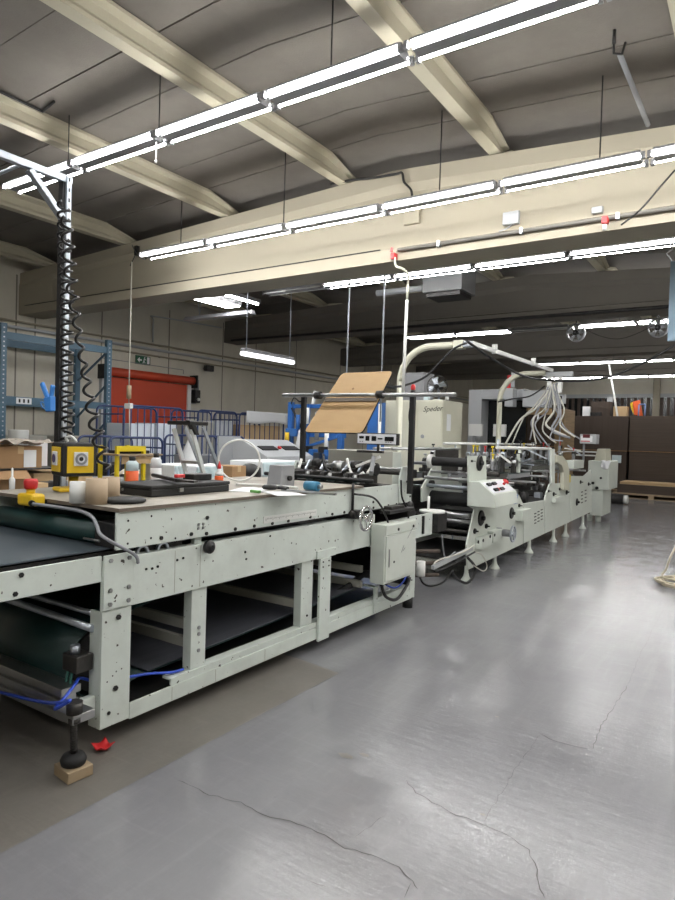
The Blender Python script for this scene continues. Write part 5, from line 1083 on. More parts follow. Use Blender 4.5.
# ================================================================== BENCH BEHIND THE TABLE
be = thing('work_bench', 'long grey work bench behind the conveyor table carrying boxes and packages', 'bench', (-5.0, 4.4, 0))
MB().box((-5.75, 2.2, .96), (-4.35, 6.9, 1.0)).build('bench_top', GREYP, be, .004)
for x in (-5.7, -4.45):
    for y in (2.25, 4.5, 6.8): MB().box((x, y, 0), (x + .05, y + .05, .959)).build('leg', GREYP, be)
for x in (-5.7, -4.45): MB().box((x + .01, 2.3, .3), (x + .04, 6.8, .35)).build('stretcher', GREYP, be)
ZB = 1.0005
def carton(x0, y0, x1, y1, z0, h, lab, mt_=CARD, open_=False, tape=True, name='carton'):
    t = thing(name, lab, 'box', ((x0 + x1) / 2, (y0 + y1) / 2, z0))
    if open_:
        m = MB(); w = .005
        m.box((x0, y0, z0), (x1, y1, z0 + .005)); m.box((x0, y0, z0), (x0 + w, y1, z0 + h)); m.box((x1 - w, y0, z0), (x1, y1, z0 + h)); m.box((x0, y0, z0), (x1, y0 + w, z0 + h)); m.box((x0, y1 - w, z0), (x1, y1, z0 + h)); m.build('body', mt_, t)
        MB().bar((x1, y0, z0 + h + .002), (x1 + .0, y1, z0 + h + .002), .005, .005).build('flap_edge', mt_, t) if 0 else None
        MB().add([(x1, y0, z0 + h), (x1, y1, z0 + h), (x1 + .09, y1 - .01, z0 + h - .06), (x1 + .09, y0 + .01, z0 + h - .06)], [(0, 1, 2, 3)]).build('flap', mt_, t, solid=.004)
        MB().add([(x0, y0, z0 + h), (x1, y0, z0 + h), (x1 - .02, y0 - .1, z0 + h - .05), (x0 + .02, y0 - .1, z0 + h - .05)], [(0, 1, 2, 3)]).build('flap', mt_, t, solid=.004)
    else:
        MB().box((x0, y0, z0), (x1, y1, z0 + h)).build('body', mt_, t, .004)
        if tape: MB().box((x0 - .0005, (y0 + y1) / 2 - .025, z0 + h + .0002), (x1 + .0008, (y0 + y1) / 2 + .025, z0 + h + .0008)).box((x1 + .0002, (y0 + y1) / 2 - .025, z0 + h - .06), (x1 + .0008, (y0 + y1) / 2 + .025, z0 + h + .0002)).build('tape', CARD_L, t)
    return t
# lower layer, shelf board, upper layer
carton(-5.3, 2.42, -4.85, 2.86, ZB, .15, 'open brown carton with flaps, low at the left end of the bench', CARD, True)
carton(-5.35, 2.95, -4.9, 3.5, ZB, .12, 'flat brown carton of parts under the dark board on the bench', CARD_L)
tag(MB().box((-5.45, 2.34, ZB + .1525), (-4.84, 3.2, ZB + .163)).build('shelf_board', DARK), 'thin dark board lying across the low cartons on the bench', 'board')
u = carton(-5.4, 2.66, -4.9, 3.02, ZB + .1635, .175, 'brown carton with a delivery note taped on, upper layer at the left', CARD)
a = A(24, 450, x=-4.898); b = A(36, 467, x=-4.898); tag(MB().box((-4.8995, a.y, b.z), (-4.8965, b.y, a.z)).build('delivery_note', WHITE), 'white delivery note taped to the front of the upper carton', 'note')
carton(-5.4, 2.36, -4.92, 2.63, ZB + .1635, .165, 'plain brown carton at the photo left edge, upper layer', CARD)
m = MB(); m.grid(lambda a_, b_: V3((-5.38 + .56 * a_, 2.38 + .72 * b_, ZB + .372 + .010 * math.sin(23 * b_ + 5 * a_) + .014 * math.sin(31 * a_ * b_ + 2) + .006 * math.sin(47 * a_ - 30 * b_))), 24, 28)
tag(m.build('plastic_film', mat('hazy plastic film', '#c8beb2', .25, trans=.35), solid=.001), 'crumpled clear plastic film lying over the upper cartons', 'film')
a = A(41, 450, x=-5.1); tag(MB().box((-5.12, a.y - .05, ZB + .1635), (-5.1, a.y + .06, ZB + .36)).build('card_sheet', WHITE), 'white card sheet upright right behind the delivery note carton', 'card')
c = A(12, 485, x=-4.75); tag(MB().lathe([(.02, 0), (.022, .09), (.015, .1), (.008, .11), (.008, .17), (.002, .18)], (-4.75, c.y, ZB), n=14).build('spray_can', WHITEP), 'slim white spray can in front of the open carton', 'can')
c = A(33, 480, x=-4.7)
for k in range(3): tag(MB().cbox((-4.65 - .05 * k, c.y + .13 * k, ZB + .035), (.12, .12, .06)).build('scrap_board', (CARD_L, DARK, GREYP)[k], bev=.004), ('light cardboard offcut on the bench behind the emergency stop', 'dark plastic block on the bench behind the emergency stop', 'grey block on the bench left of the power cube')[k], 'block')
# yellow trestle rack with jars
a = A(117, 446, x=-4.85); b = A(143, 480, x=-4.85); ty0, ty1 = a.y, A(146, 450, x=-4.85).y; tzt = a.z
t = thing('yellow_rack', 'small yellow steel rack with a wooden shelf standing on the bench', 'rack', (-4.95, (ty0 + ty1) / 2, ZB))
for y in (ty0, ty1 - .03):
    for x in (-4.88, -5.12): MB().box((x, y, ZB), (x + .03, y + .03, tzt)).build('post', YELLOWP, t)
MB().box((-4.88, ty0 + .03, tzt - .05), (-4.85, ty1 - .03, tzt)).build('top_bar', YELLOWP, t); zs = A(130, 454, x=-4.85).z
MB().box((-5.16, ty0 - .02, zs - .015), (-4.80, ty1 + .16, zs)).build('shelf', WOOD, t); MB().box((-4.849, ty0 + .05, zs - .09), (-4.84, ty1 + .1, zs - .02)).build('drawer_front', CARD_L, t)
MB().box((-4.87, ty1 + .1, ZB), (-4.84, ty1 + .13, zs - .016)).build('post', GREYP, t)
tag(MB().box((-5.05, ty0 + .06, zs + .0005), (-4.89, ty1 + .08, zs + .03)).build('tool_box', RUBBER, bev=.004), 'low black tool tray on the wooden shelf of the yellow rack', 'tray')
def jar(px, py, x, r, h, body, top, lab, z0=ZB, name='jar'):
    c = A(px, py, x=x); t = thing(name, lab, 'jar', (x, c.y, z0)); MB().lathe([(r * .95, 0), (r, .004), (r, h * .58)], (x, c.y, z0), n=22).build('body', body, t); MB().lathe([(r, h * .58), (r * .98, h * .86), (r * .6, h * .95)], (x, c.y, z0), n=22).build('label_band', top, t); MB().lathe([(r * .5, h * .951), (r * .5, h * 1.1)], (x, c.y, z0), n=16).build('lid', DARK, t)
jar(132, 478, -4.6, .055, .235, ORANGE, PALEBLUE, 'orange jar with pale band in front of the yellow rack')
jar(156, 470, -4.62, .05, .26, WHITEP, WHITE, 'white bottle with dark lid right of the yellow rack')
c = A(157, 462, x=-4.565); tag(MB().box((-4.567, c.y - .03, c.z - .03), (-4.563, c.y + .03, c.z)).build('red_label', RED), 'small red label on the white bottle', 'label') if 0 else None
# wrapped packages
def package(px0, px1, pyb, x, dx, h, lab, mt_=PALEBLUE):
    a = A(px0, pyb, x=x); b = A(px1, pyb, x=x); m = MB(); R5 = random.Random(px0)
    y0, y1 = a.y, b.y
    t = thing('wrapped_package', lab, 'package', ((x - dx / 2), (y0 + y1) / 2, ZB))
    MB().box((x - dx, y0, ZB), (x, y1, ZB + h)).build('stack', WHITE, t, .01)
    m.grid(lambda u_, v_: V3((x + .004 + .012 * abs(math.sin(9 * u_ + 4 * v_)), y0 + (y1 - y0) * u_, ZB + .003 + (h - .01) * v_)), 20, 8); m.build('film', mt_, t, solid=.0015)
    return t
package(174, 184, 478, -4.62, .5, .17, 'package of white sheets wrapped in pale film, left on the bench')
package(196, 222, 480, -4.55, .55, .16, 'package of white sheets wrapped in pale film behind the glue bottle')
package(262, 300, 474, -4.75, .5, .17, 'pale blue wrapped package behind the grey metal box')
a = A(232, 480, x=-4.5); b = A(244, 465, x=-4.5); t = carton(-4.78, a.y, -4.5, A(246, 475, x=-4.5).y, ZB, .15, 'small brown carton on the bench inside the view of the hoop', CARD, False)
c = A(258, 478, x=-4.5); tag(MB().lathe([(.1, 0), (.13, .03), (.12, .12), (.05, .16), (0, .17)], (-4.62, c.y, ZB), n=20).build('black_bag', BLACK), 'rounded black bag on the bench right of the small carton', 'bag')
m = MB(); y0_, y1_ = A(186, 458, x=-5.2).y, A(230, 458, x=-5.2).y
m.grid(lambda u_, v_: V3((-5.5 + .5 * v_, y0_ + (y1_ - y0_) * u_, ZB + .045 + .05 * abs(math.sin(5 * u_ + 3 * v_)) + .03 * math.sin(11 * v_))), 20, 12); tag(m.build('cloth', WHITE, solid=.004), 'white crumpled cloth on the back of the bench', 'cloth')
c = A(172, 457, x=-5.2); m = MB(); m.grid(lambda u_, v_: V3((-5.74 + .25 * v_, c.y - .36 + .36 * u_, ZB + .012 + .06 * math.sin(PI * u_) * math.sin(PI * v_) + .018 * abs(math.sin(9 * u_ + 6 * v_)))), 16, 12); tag(m.build('cloth', mat('ecru cloth', '#cfc6b4', .8), solid=.004), 'ecru crumpled cloth on the bench left of the white cloth', 'cloth')
# step ladder between table and bench
xl = -3.98
ld = thing('step_ladder', 'aluminium step ladder with black top behind the black case', 'ladder', (xl, 3.9, 0))
def LP(px, py, x=xl): return A(px, py, x=x)
def down(p, q):                                                     # run the stile on to the floor
    d = q - p; return p + d * ((.03 - p.z) / d.z)
WALU = mat('bright aluminium', '#e2e4e4', .35, .3)
for dx in (0, -.22):
    p, q = LP(192, 429), LP(206, 482); p += V3((dx, 0, 0)); q += V3((dx, 0, 0)); MB().bar(p, down(p, q), .02, .035).build('front_stile', WALU, ld)
    p, q = LP(203, 427), LP(216, 461); p += V3((dx, 0, 0)); q += V3((dx, 0, 0)); MB().bar(p, down(p, q), .018, .028).build('rear_stile', GALV, ld)
p = LP(192, 424); q = LP(206, 425); MB().box((xl - .25, p.y - .05, p.z - .01), (xl + .03, q.y, p.z + .025)).build('top_step', BLACK, ld, .008); MB().prism([(p.y - .06, p.z + .03), (p.y + .02, p.z - .01), (p.y + .06, p.z - .09), (p.y + .02, p.z - .09)], 'x', xl - .02, xl + .03).build('hinge', BLACK, ld, .004)
for k in range(1, 5):
    p, q = LP(192, 429), LP(206, 482); c = p.lerp(down(p, q), k / 5.2); MB().box((xl - .2, c.y - .04, c.z - .012), (xl - .02, c.y + .05, c.z + .012)).build('step', ALU, ld)
c = A(178, 470, x=-4.1); tag(MB().tube(spline([A(183, 488, x=-4.05) + V3((0, 0, 0)), A(188, 470, x=-4.05), A(192, 462, x=-4.08)], 6), .014, 8).build('grey_hose', CABLEG), 'short grey hose end standing up left of the ladder', 'hose') if 0 else None

# ================================================================== LEFT WALL SIDE: rack, cages, pull cord, console, blue machine
rk = thing('pallet_rack', 'tall blue-grey pallet rack with two beam levels at the left wall', 'rack', (-10.6, 6.5, 0))
RY0, RY1, RX0, RX1 = 5.50, 7.46, -11.0, -10.06
for y in (RY0, RY1):
    for x in (RX0, RX1):
        up_ = MB().box((x - .04, y - .05, 0), (x + .04, y + .05, 3.12)).build('upright', RACKB, rk)
        if x == RX1:
            m = MB()
            for k in range(38): m.box((x + .0402, y - .012, .3 + k * .074), (x + .0412, y + .012, .32 + k * .074))
            m.build('hole', WHITEP if 0 else GALV, up_)
    for k in range(4): MB().bar((RX0 + .041, y, .3 + .7 * k), (RX1 - .041, y, .9 + .7 * k - (.0 if k < 3 else .1)), .03, .03).build('brace', RACKB, rk)
for z in (2.93, 1.91, .15):
    for x in (RX0, RX1): MB().box((x - .025, RY0 + .051, z - .06), (x + .025, RY1 - .051, z + .06)).build('beam', RACKB, rk)
c = A(24, 401, x=RX1 + .03); lp = MB().box((RX1 + .0255, c.y - .13, c.z - .05), (RX1 + .03, c.y + .13, c.z + .05)).build('location_plate', WHITE, rk, label='white plate with dark marks')
for k in (-1, 0, 1): MB().box((RX1 + .0302, c.y + .075 * k - .015, c.z - .03), (RX1 + .031, c.y + .075 * k + .015, c.z + .03)).build('mark', INK, lp)
for y0, y1, z, lab in ((5.62, 6.35, .211, 'grey wrapped load low on the left of the pallet rack'), (6.5, 7.3, .211, 'grey wrapped load low on the right of the pallet rack')):
    tag(MB().box((-10.9, y0, z), (-10.15, y1, 1.35)).build('wrapped_load', BEIGE, bev=.02), lab, 'load')
c = A(12, 440, x=-9.9); tag(MB().lathe([(.14, 0), (.15, .22), (.145, .24)], (-9.72, c.y, 1.2), n=20).build('white_bucket', WHITEP), 'white bucket on a drum beside the left rack upright', 'bucket'); tag(MB().lathe([(.2, 0), (.2, 1.195)], (-9.72, c.y, 0), n=20).build('drum', GREYP), 'grey drum under the white bucket beside the rack', 'drum')
# pull cord
pts = [V3((A(131, 300, y=6.28).x, 6.28, z)) for z in (4.2, 3.4, 2.4)]
t = thing('rope_pull', 'long pale rope with wooden block and white switch hanging before the red door', 'cord', pts[-1])
x = pts[0].x; zz0 = A(131, 392, y=6.28).z; zz1 = A(131, 406, y=6.28).z
MB().cyl((x, 6.28, zz0), (x, 6.28, A(131, 262, y=6.28).z), .009, 8).build('rope', CABLEW, t); MB().tube(spline([(x, 6.28, A(131, 262, y=6.28).z), (x - .03, 6.28, 3.95), (x, 6.33, 4.1), (x, 6.36, 4.2)], 5), .008, 6).build('cable', BLACK, t); MB().box((x - .03, 6.34, 4.12), (x + .03, 6.395, 4.26)).build('hanging_box', DARK, t)
MB().cyl((x, 6.28, zz0 - .1), (x, 6.28, zz0 + .1), .035, 12).build('wooden_block', WOOD, t); MB().box((x - .07, 6.25, zz1 - .04), (x + .07, 6.31, zz1 + .04)).build('switch', WHITEP, t, .01); MB().cyl((x, 6.28, zz1 + .041), (x, 6.28, zz0 - .101), .008, 8).build('hook_rod', STEEL, t)
MB().tube([(x + .02, 6.28, zz1 - .041), (x + .03, 6.28, 1.5), (x + .05, 6.28, 1.02)], .008, 6).build('lower_cord', CABLEW, t)
tag(MB().tube(spline([A(132, 245, y=6.2), A(137, 254, y=5.95), A(144, 259, y=5.85), A(146, 258, y=5.8)], 5), .008, 6).build('hanging_lead', BLACK), 'black lead looping from the beam to the left end of the second lamp row', 'cable')
tag(MB().cyl(A(193, 300, y=10.0) * 1, V3((A(193, 300, y=10).x, 10, 1.9)), .007, 6).build('hanging_chain', CABLEW), 'thin pale cord hanging between door motor and cages', 'cord') if 0 else None
# roll cages
def cage(x0, x1, y0, y1, h, lab, fill=None, bars=9, group='navy roll cages'):
    t = thing('roll_cage', lab, 'roll cage', ((x0 + x1) / 2, (y0 + y1) / 2, 0), group); r = .018
    for xx_, nm in ((x0, 'rear_panel'), (x1, 'front_panel')):
        m = MB(); m.tube([(xx_, y0, .15)] + [(xx_, y0, h - .1)] + arc((xx_, y0 + .1, h - .1), .1, PI, PI / 2, (0, 1, 0), (0, 0, 1), 5) + arc((xx_, y1 - .1, h - .1), .1, PI / 2, 0, (0, 1, 0), (0, 0, 1), 5) + [(xx_, y1, .15)], r, 8)
        for z in (.2, h * .55): m.cyl((xx_, y0, z), (xx_, y1, z), .014, 8)
        for k in range(1, bars): y = y0 + (y1 - y0) * k / bars; m.cyl((xx_, y, .2), (xx_, y, h - .01), .009, 6)
        m.build(nm, NAVY, t)
    m = MB()
    for z in (.2, h * .55, h - .15):
        for y in (y0, y1): m.cyl((x0, y, z), (x1, y, z), .012, 8)
    m.build('side_bars', NAVY, t); MB().box((x0 - .02, y0 - .02, .13), (x1 + .02, y1 + .02, .17)).build('base', NAVY, t)
    for xx_ in (x0 + .08, x1 - .08):
        for y in (y0 + .1, y1 - .1): w_ = MB().cyl((xx_ - .02, y, .06), (xx_ + .02, y, .06), .0595, 16).build('caster', RUBBER, t)
    if fill:
        for k, (f0, f1, zt0, mt_, lb, nm) in enumerate(fill):
            tag(MB().box((x0 + .06, y0 + (y1 - y0) * f0 + .03, .1705), (x1 - .04, y0 + (y1 - y0) * f1 - .03, zt0)).build(nm, mt_, bev=.006), lb, 'stack')
cage(-9.65, -8.93, 6.95, 8.26, 1.9, 'navy roll cage before the red door, half filled with white sheets', [(0.1, .55, 1.6, mat('white blanks', '#cfd6de', .6), 'stack of white cardboard blanks, left in the cage before the red door', 'sheet_stack'), (.56, .95, 1.62, mat('white blanks', '#cfd6de', .6), 'stack of white cardboard blanks, right in the cage before the red door', 'sheet_stack')])
cage(-9.65, -8.93, 8.64, 9.72, 1.9, 'middle navy roll cage with grey and white blanks upright', [(.02, .45, 1.7, BEIGE, 'grey cardboard blanks upright in the middle roll cage', 'sheet_stack'), (.48, .97, 1.72, LGREY, 'pale cardboard blanks upright in the middle roll cage', 'sheet_stack')])
cage(-9.65, -8.93, 9.8, 11.25, 1.9, 'right navy roll cage with a white sheet hung over its top', [(.0, .98, 1.66, CARD_L, 'cream cardboard blanks upright in the right roll cage', 'sheet_stack')])
m = MB(); m.grid(lambda u_, v_: V3((-8.875 + .015 * math.sin(9 * u_), 9.95 + 1.35 * u_, 1.95 - .3 * max(0, v_ - .2) - .03 * math.sin(7 * u_) * max(0, v_ - .2))) if v_ > .01 else V3((-9.1, 9.95 + 1.35 * u_, 1.945)), 16, 5); tag(m.build('paper_cover', WHITE, solid=.003), 'white sheet draped over the top of the right roll cage', 'sheet')
cage(-8.3, -7.62, 7.3, 8.5, 1.42, 'low navy trolley in front of the tall roll cages', [(.1, .9, 1.1, GREYP, 'grey blanks in the low navy trolley', 'sheet_stack')], 7, 'navy trolleys')
cage(-8.2, -7.5, 5.6, 6.55, 1.38, 'low navy trolley left, below the pull cord switch', [(.05, .95, 1.0, DARK, 'dark boards in the left low trolley', 'sheet_stack')], 5, 'navy trolleys')
a = A(219, 436, x=-7.0); b = A(240, 462, x=-7.0); tag(MB().box((-7.03, a.y, .0), (-7.0, b.y, a.z)).build('upright_sheet', LGREY), 'pale grey panel standing upright before the middle roll cage', 'panel')
a = A(208, 440, x=-6.9); t = thing('white_sack', 'white sack slumped in front of the low trolley', 'sack', (-7.2, a.y, 0)); MB().lathe([(.16, 0), (.2, .3), (.18, .9), (.12, 1.2), (.05, 1.38), (.06, 1.45)], (-7.25, a.y, 0), n=18).build('body', WHITE, t)
# control console and chute beam
ck = thing('control_console', 'grey sloped control console with button rows by the blue machine', 'console', (-6.1, 7.3, 0))
y0, y1 = A(254, 445, x=-6.0).y, A(300, 450, x=-6.0).y
MB().prism([(-5.75, 0), (-5.75, 1.17), (-6.25, 1.4), (-6.4, 1.4), (-6.4, 0)], 'y', y0, y1).build('body', LGREY, ck, .006)
nv = V3((.23, 0, .5)).normalized()
for k in range(5):
    y = y0 + .2 + (y1 - y0 - .4) * k / 4; c = V3((-5.98, y, 1.276)) + nv * .001; MB().bar(c, c + nv * .015, .12, .18, up=(0, 1, 0)).build('key_panel', INK if k != 2 else RED, ck) if k != 2 else MB().cyl(c, c + nv * .03, .03, 12).build('red_key', RED, ck)
cb_ = thing('chute_beam', 'long grey steel beam on legs in front of the control console', 'beam', (-5.5, 7.5, 0))
p = A(226, 462, x=-5.6); q = A(329, 455, x=-5.6)
MB().box((-5.62, p.y + 1.1, 1.02), (-5.55, q.y, 1.1)).build('beam', GREYP, cb_); MB().box((-5.7, p.y + 1.1, 1.101), (-5.5, q.y, 1.115)).build('top_strip', LGREY, cb_)
for y in (p.y + 1.3, q.y - .2): MB().box((-5.61, y, 0), (-5.56, y + .05, 1.019)).build('leg', GREYP, cb_)
# blue machine
YM = 8.3
bmx = lambda px: A(px, 440, y=YM).x
bmz = lambda py: A(310, py, y=YM).z
bl = thing('blue_machine', 'bright blue framed machine with cylinders behind the plywood board', 'machine', (bmx(315), YM + .3, 0))
for px0, px1, py0 in ((287, 291, 402), (337, 342, 405), (304, 307, 404)): MB().box((bmx(px0), YM, 0), (bmx(px1), YM + .07, bmz(py0))).build('post', BLUE, bl, .004)
for py0, py1 in ((404, 408), (430, 437)): MB().box((bmx(287), YM + .071, bmz(py1)), (bmx(342), YM + .12, bmz(py0))).build('cross_beam', BLUE, bl, .004)
MB().box((bmx(288), YM - .08, bmz(437)), (bmx(299), YM - .001, bmz(429))).build('guide_block', BLUE, bl, .006); MB().box((bmx(296), YM + .15, 0), (bmx(345), YM + .8, bmz(452))).build('base', BLUE, bl, .01)
for px, py0, py1 in ((308, 408, 424), (318, 412, 440), (299, 415, 430), (328, 430, 452)): MB().cyl((bmx(px), YM - .04, bmz(py1)), (bmx(px), YM - .04, bmz(py0)), .035, 12).build('air_cylinder', (WHITEP, DARK, GREYP, BLUE)[(px) % 4], bl)
MB().prism([(bmx(300), bmz(447)), (bmx(306), bmz(447)), (bmx(309), bmz(430)), (bmx(303), bmz(430))], 'y', YM - .12, YM - .09).build('paper_tag', WHITE, bl)
MB().bar((bmx(312), YM, bmz(404)), (bmx(314), YM, bmz(391)), .04, .04).build('lever', WHITEP, bl); MB().bar((bmx(300), YM - .03, bmz(450)), (bmx(338), YM - .03, bmz(436)), .05, .04).build('strut', BLUE, bl); MB().bar((bmx(292), YM - .03, bmz(408)), (bmx(302), YM - .03, bmz(428)), .025, .025).build('strut', DARK, bl)
MB().tube(spline([(bmx(292), YM - .05, bmz(404)), (bmx(296), YM - .08, bmz(398)), (bmx(301), YM - .05, bmz(402)), (bmx(305), YM - .05, bmz(396))], 5), .012, 6).build('air_line', BLACK, bl)
for k in range(6): MB().cbox((bmx(312 + 5 * k), YM - .1, bmz(449 + 3 * (k % 3))), (.12, .1, .1)).build('valve', (DARK, BLUE, STEEL)[k % 3], bl, .006)
MB().cyl((bmx(291.5), YM - .12, bmz(445)), (bmx(291.5), YM - .12, bmz(433)), .035, 10).build('signal_lamp', YELLOW, bl); MB().box((bmx(289), YM - .14, 0), (bmx(294), YM - .09, bmz(446))).build('lamp_post', DARK, bl)
t = thing('blue_column', 'blue steel column standing between plywood board and beige cabinet', 'column', (A(374, 440, y=8.6).x, 8.6, 0)); x0, x1 = A(367, 430, y=8.6).x, A(380, 430, y=8.6).x
MB().box((x0, 8.6, .02), (x1 - .05, 8.85, A(374, 402, y=8.6).z)).build('column', BLUE, t, .008); MB().cyl((x1 - .02, 8.62, .02), (x1 - .02, 8.62, A(374, 404, y=8.6).z), .025, 10).build('riser_pipe', WHITEP, t); MB().box((x0 - .08, 8.5, 0), (x1 + .06, 8.95, .019)).build('base_plate', BLUE, t)

# ================================================================== FAR END: portal machine, board stacks, clutter on top
YP = 15.6
ptl = thing('portal_machine', 'light grey portal-framed machine far behind the cable arches', 'machine', (A(510, 440, y=YP).x, YP + .5, 0))
px_ = lambda p, y=YP: A(p, 420, y=y).x
pz_ = lambda p, y=YP: A(515, p, y=y).z
MB().box((px_(468), YP, 0), (px_(481), YP + .9, pz_(389))).build('column', LGREY, ptl, .01); MB().box((px_(481) + .001, YP, pz_(399)), (px_(523), YP + .9, pz_(389))).build('lintel', LGREY, ptl, .01)
MB().box((px_(508), YP - .3, pz_(407)), (px_(516), YP - .001, pz_(389))).build('front_box', LGREY, ptl, .008); MB().box((px_(523) + .001, YP - .1, pz_(407)), (px_(546), YP + .5, pz_(391))).build('side_head', LGREY, ptl, .01)
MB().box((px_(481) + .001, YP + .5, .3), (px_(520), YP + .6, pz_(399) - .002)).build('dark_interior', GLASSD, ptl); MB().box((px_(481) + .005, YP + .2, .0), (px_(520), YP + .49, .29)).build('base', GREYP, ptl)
for px0, px1, py0, py1 in ((475, 488, 425, 437), (499, 511, 425, 437)): MB().box((px_(px0), YP - .4, pz_(py1)), (px_(px1), YP - .31, pz_(py0))).build('white_box', WHITEP, ptl, .006); MB().box((px_(px0) + .1, YP - .38, 0), (px_(px0) + .16, YP - .32, pz_(py1) - .001)).build('box_stand', GREYP, ptl)
MB().box((px_(513), YP - .25, pz_(388)), (px_(515.5), YP - .15, pz_(372))).build('chimney_pipe', LGREY, ptl); MB().box((px_(509), YP - .25, pz_(389) + .001), (px_(512.5), YP - .2, pz_(376))).build('red_bar', RED, ptl)
MB().cbox((px_(555), YP + .2, pz_(396)), (.3, .1, .2)).build('screen', DARK, ptl) if 0 else None
t = thing('wall_display', 'small grey display with dark screen right of the gantry drop profiles', 'display', (px_(557), YP, 0)); MB().box((px_(552), YP + .3, pz_(403)), (px_(561), YP + .4, pz_(394))).build('casing', LGREY, t, .006); MB().box((px_(554), YP + .29, pz_(399)), (px_(558), YP + .2995, pz_(395.5))).build('screen', GLASSD, t); MB().box((px_(556), YP + .32, 0), (px_(557), YP + .36, pz_(403) - .001)).build('stand', GREYP, t)

def stack(px0, px1, pyt, y, depth, lab, side=None, strip=False, mt_=BRSTACK):
    x0, x1 = A(px0, 440, y=y).x, A(px1, 440, y=y).x; zt = A((px0 + px1) / 2, pyt, y=y).z
    t = thing('board_stack', lab, 'stack', ((x0 + x1) / 2, y + depth / 2, 0), 'brown board stacks at the far end')
    pal(t, x0, x1, y, y + depth)
    zm = .15 + (zt - .15) * .52
    MB().box((x0 + .02, y + .02, .1505), (x1 - .02, y + depth, zm)).build('lower_bundle', mt_, t, .01); MB().box((x0 + .0, y, zm + .02), (x1 - .0, y + depth - .02, zt)).build('upper_bundle', mt_, t, .01); MB().box((x0, y + .01, zm + .0005), (x1, y + depth, zm + .0195)).build('separator', CARD, t)
    if strip: MB().box((x0 + .05, y - .012, zt - .26), (x1 - .05, y - .0005, zt - .08)).build('top_strip', CARD_L, t, label='tan cardboard strip')
    return t, x0, x1, zt
def pal(t, x0, x1, y0, y1):
    m = t
    for k in range(3):
        x = x0 + (x1 - x0 - .14) * k / 2
        MB().box((x, y0 + .01, .0225), (x + .14, y1 - .01, .105)).build('pallet_block', WOOD, t)
    MB().box((x0, y0, .0005), (x1, y1, .022)).build('pallet_base', WOOD, t); MB().box((x0, y0, .1055), (x1, y1, .15)).build('pallet_deck', WOOD, t)
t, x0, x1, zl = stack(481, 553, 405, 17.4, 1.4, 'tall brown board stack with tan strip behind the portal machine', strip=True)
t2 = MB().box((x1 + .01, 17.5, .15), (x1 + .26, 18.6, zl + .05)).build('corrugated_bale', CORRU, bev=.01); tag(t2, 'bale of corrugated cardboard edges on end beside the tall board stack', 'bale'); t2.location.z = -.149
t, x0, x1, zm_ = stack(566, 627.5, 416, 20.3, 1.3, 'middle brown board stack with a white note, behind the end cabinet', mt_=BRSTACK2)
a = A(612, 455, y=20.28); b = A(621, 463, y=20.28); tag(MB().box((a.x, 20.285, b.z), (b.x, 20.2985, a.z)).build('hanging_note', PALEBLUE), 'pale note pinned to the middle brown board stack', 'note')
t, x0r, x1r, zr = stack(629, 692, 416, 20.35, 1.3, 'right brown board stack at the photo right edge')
# low pallet in front
yl = 19.0; x0, x1 = A(613, 490, y=yl).x, A(692, 490, y=yl).x
t = thing('low_pallet', 'low wooden pallet with a few brown boards in front of the right stack', 'pallet', ((x0 + x1) / 2, yl + .5, 0)); pal(t, x0, x1, yl, yl + 1.1)
MB().box((x0 + .1, yl + .02, .1505), (x1, yl + 1.08, .38)).build('boards', BRSTACK, t, .006); MB().box((x0 + .15, yl + .1, .3805), (x1, yl + 1.0, .45)).build('top_sheet', CARD_L, t, .004, label='pale top board')
t = thing('dark_roller', 'dark roller lying on the floor behind the end cabinet', 'roller', A(611, 487, z=.1)); c = A(611, 489, y=17.0); MB().cyl((c.x - .25, 17.0, .13), (c.x + .3, 17.0, .13), .129, 18).build('roller', DARK, t); MB().cyl((c.x + .301, 17.0, .13), (c.x + .4, 17.0, .13), .1, 16).build('white_end', WHITEP, t)
c = A(597, 508, z=0); tag(MB().box((c.x - .15, c.y - .1, .0), (c.x + .05, c.y + .3, .16)).build('carton', CARD, bev=.004), 'small brown carton on the floor by the foot of the end cabinet', 'box')
# things on top of the stacks
def on_top(px, py, y, w, h, d, mt_, name, lab, cat, z0):
    c = A(px, py, y=y); return tag(MB().box((c.x - w / 2, y - d / 2, z0), (c.x + w / 2, y + d / 2, z0 + h)).build(name, mt_, bev=.006), lab, cat)
zt = zm_ + .0005
on_top(602, 410, 20.8, .55, .45, .4, BRSTACK2, 'carton', 'brown carton lying on top of the middle board stack', 'box', zt)
on_top(621, 412, 20.7, .38, .3, .3, CARD_L, 'carton', 'pale tan carton with the white pole, on the middle board stack', 'box', zt)
on_top(587, 408, 20.7, .22, .3, .2, WHITE, 'white_carton', 'white carton on the left of the middle board stack', 'box', zt)
on_top(596, 413, 20.5, .3, .12, .12, DARK, 'dark_block', 'low dark block before the carton on the middle board stack', 'block', zt)
on_top(610, 405, 21.2, .15, .62, .15, LGREY, 'grey_canister', 'grey canister standing behind the cartons on the middle stack', 'canister', zt)
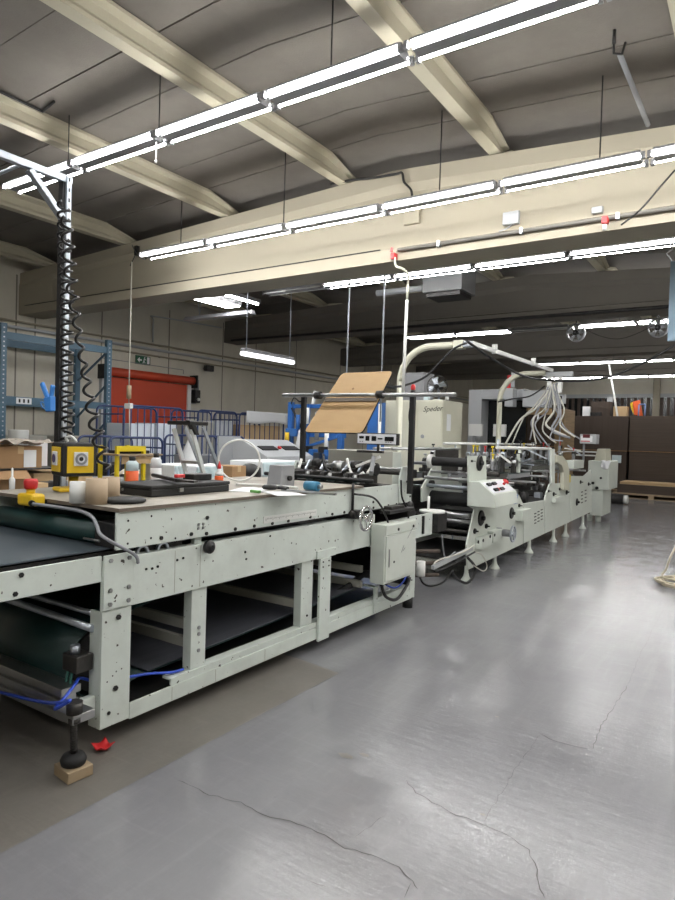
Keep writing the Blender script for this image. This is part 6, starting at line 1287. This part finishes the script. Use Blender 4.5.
p = A(617.5, 406, y=20.5); q = A(608.5, 360, y=20.5); p = p + (p - q) * 0; tag(MB().bar(V3((p.x + .01, 20.5, zt + .001)), q, .05, .05).build('white_pole', WHITEP), 'white pole leaning upright on the middle board stack', 'pole')
t = thing('blue_bag', 'pale blue bag on top of the right board stack', 'bag', A(640, 412, y=20.8)); 
c = A(632, 410, y=20.8); fr = thing('tube_stand', 'light blue tube frame on top of the right board stack', 'frame', (c.x, 20.8, zr))
bpy.data.objects.remove(t)
w0, w1 = A(626, 410, y=20.8).x, A(634, 410, y=20.8).x; zf = A(630, 405, y=20.8).z
for x in (w0 + .35, w1 + .3): MB().cyl((x, 20.8, zr + .0005), (x, 20.8, zf), .02, 8).build('upright', mat('pale blue tube', '#6f86b8', .4), fr)
MB().cyl((w0 + .35, 20.8, zf + .02), (w1 + .3, 20.8, zf + .02), .02, 8).build('top_tube', mat('pale blue tube', '#6f86b8', .4), fr)
c = A(639, 407, y=20.9); t = thing('orange_flag', 'orange and yellow cloth bundle on top of the right board stack', 'cloth', (c.x, 20.9, zr)); zc1 = A(639, 400, y=20.9).z
MB().prism([(c.x - .12, zr + .05), (c.x + .12, zr + .0005), (c.x + .02, zc1), (c.x - .18, zc1 - .05)], 'y', 20.88, 20.94).build('orange_part', ORANGE, t, .01); MB().prism([(c.x - .2, zr + .2), (c.x - .125, zr + .05), (c.x - .185, zc1 - .06), (c.x - .25, zc1 - .1)], 'y', 20.87, 20.95).build('yellow_part', YELLOW, t, .01)
EXPOSURE = 0.25

# ================================================================== RENDER LOOK
w = bpy.data.worlds.new('world'); SC.world = w; w.use_nodes = True
w.node_tree.nodes['Background'].inputs[0].default_value = (.05, .05, .055, 1); w.node_tree.nodes['Background'].inputs[1].default_value = .2
SC.view_settings.view_transform = 'Standard'; SC.view_settings.look = 'None'; SC.view_settings.gamma = 1; SC.view_settings.use_curve_mapping = False
SC.view_settings.exposure = EXPOSURE
SC.cycles.use_denoising = True
SC.cycles.max_bounces = 8; SC.cycles.diffuse_bounces = 5; SC.cycles.glossy_bounces = 4; SC.cycles.sample_clamp_indirect = 6
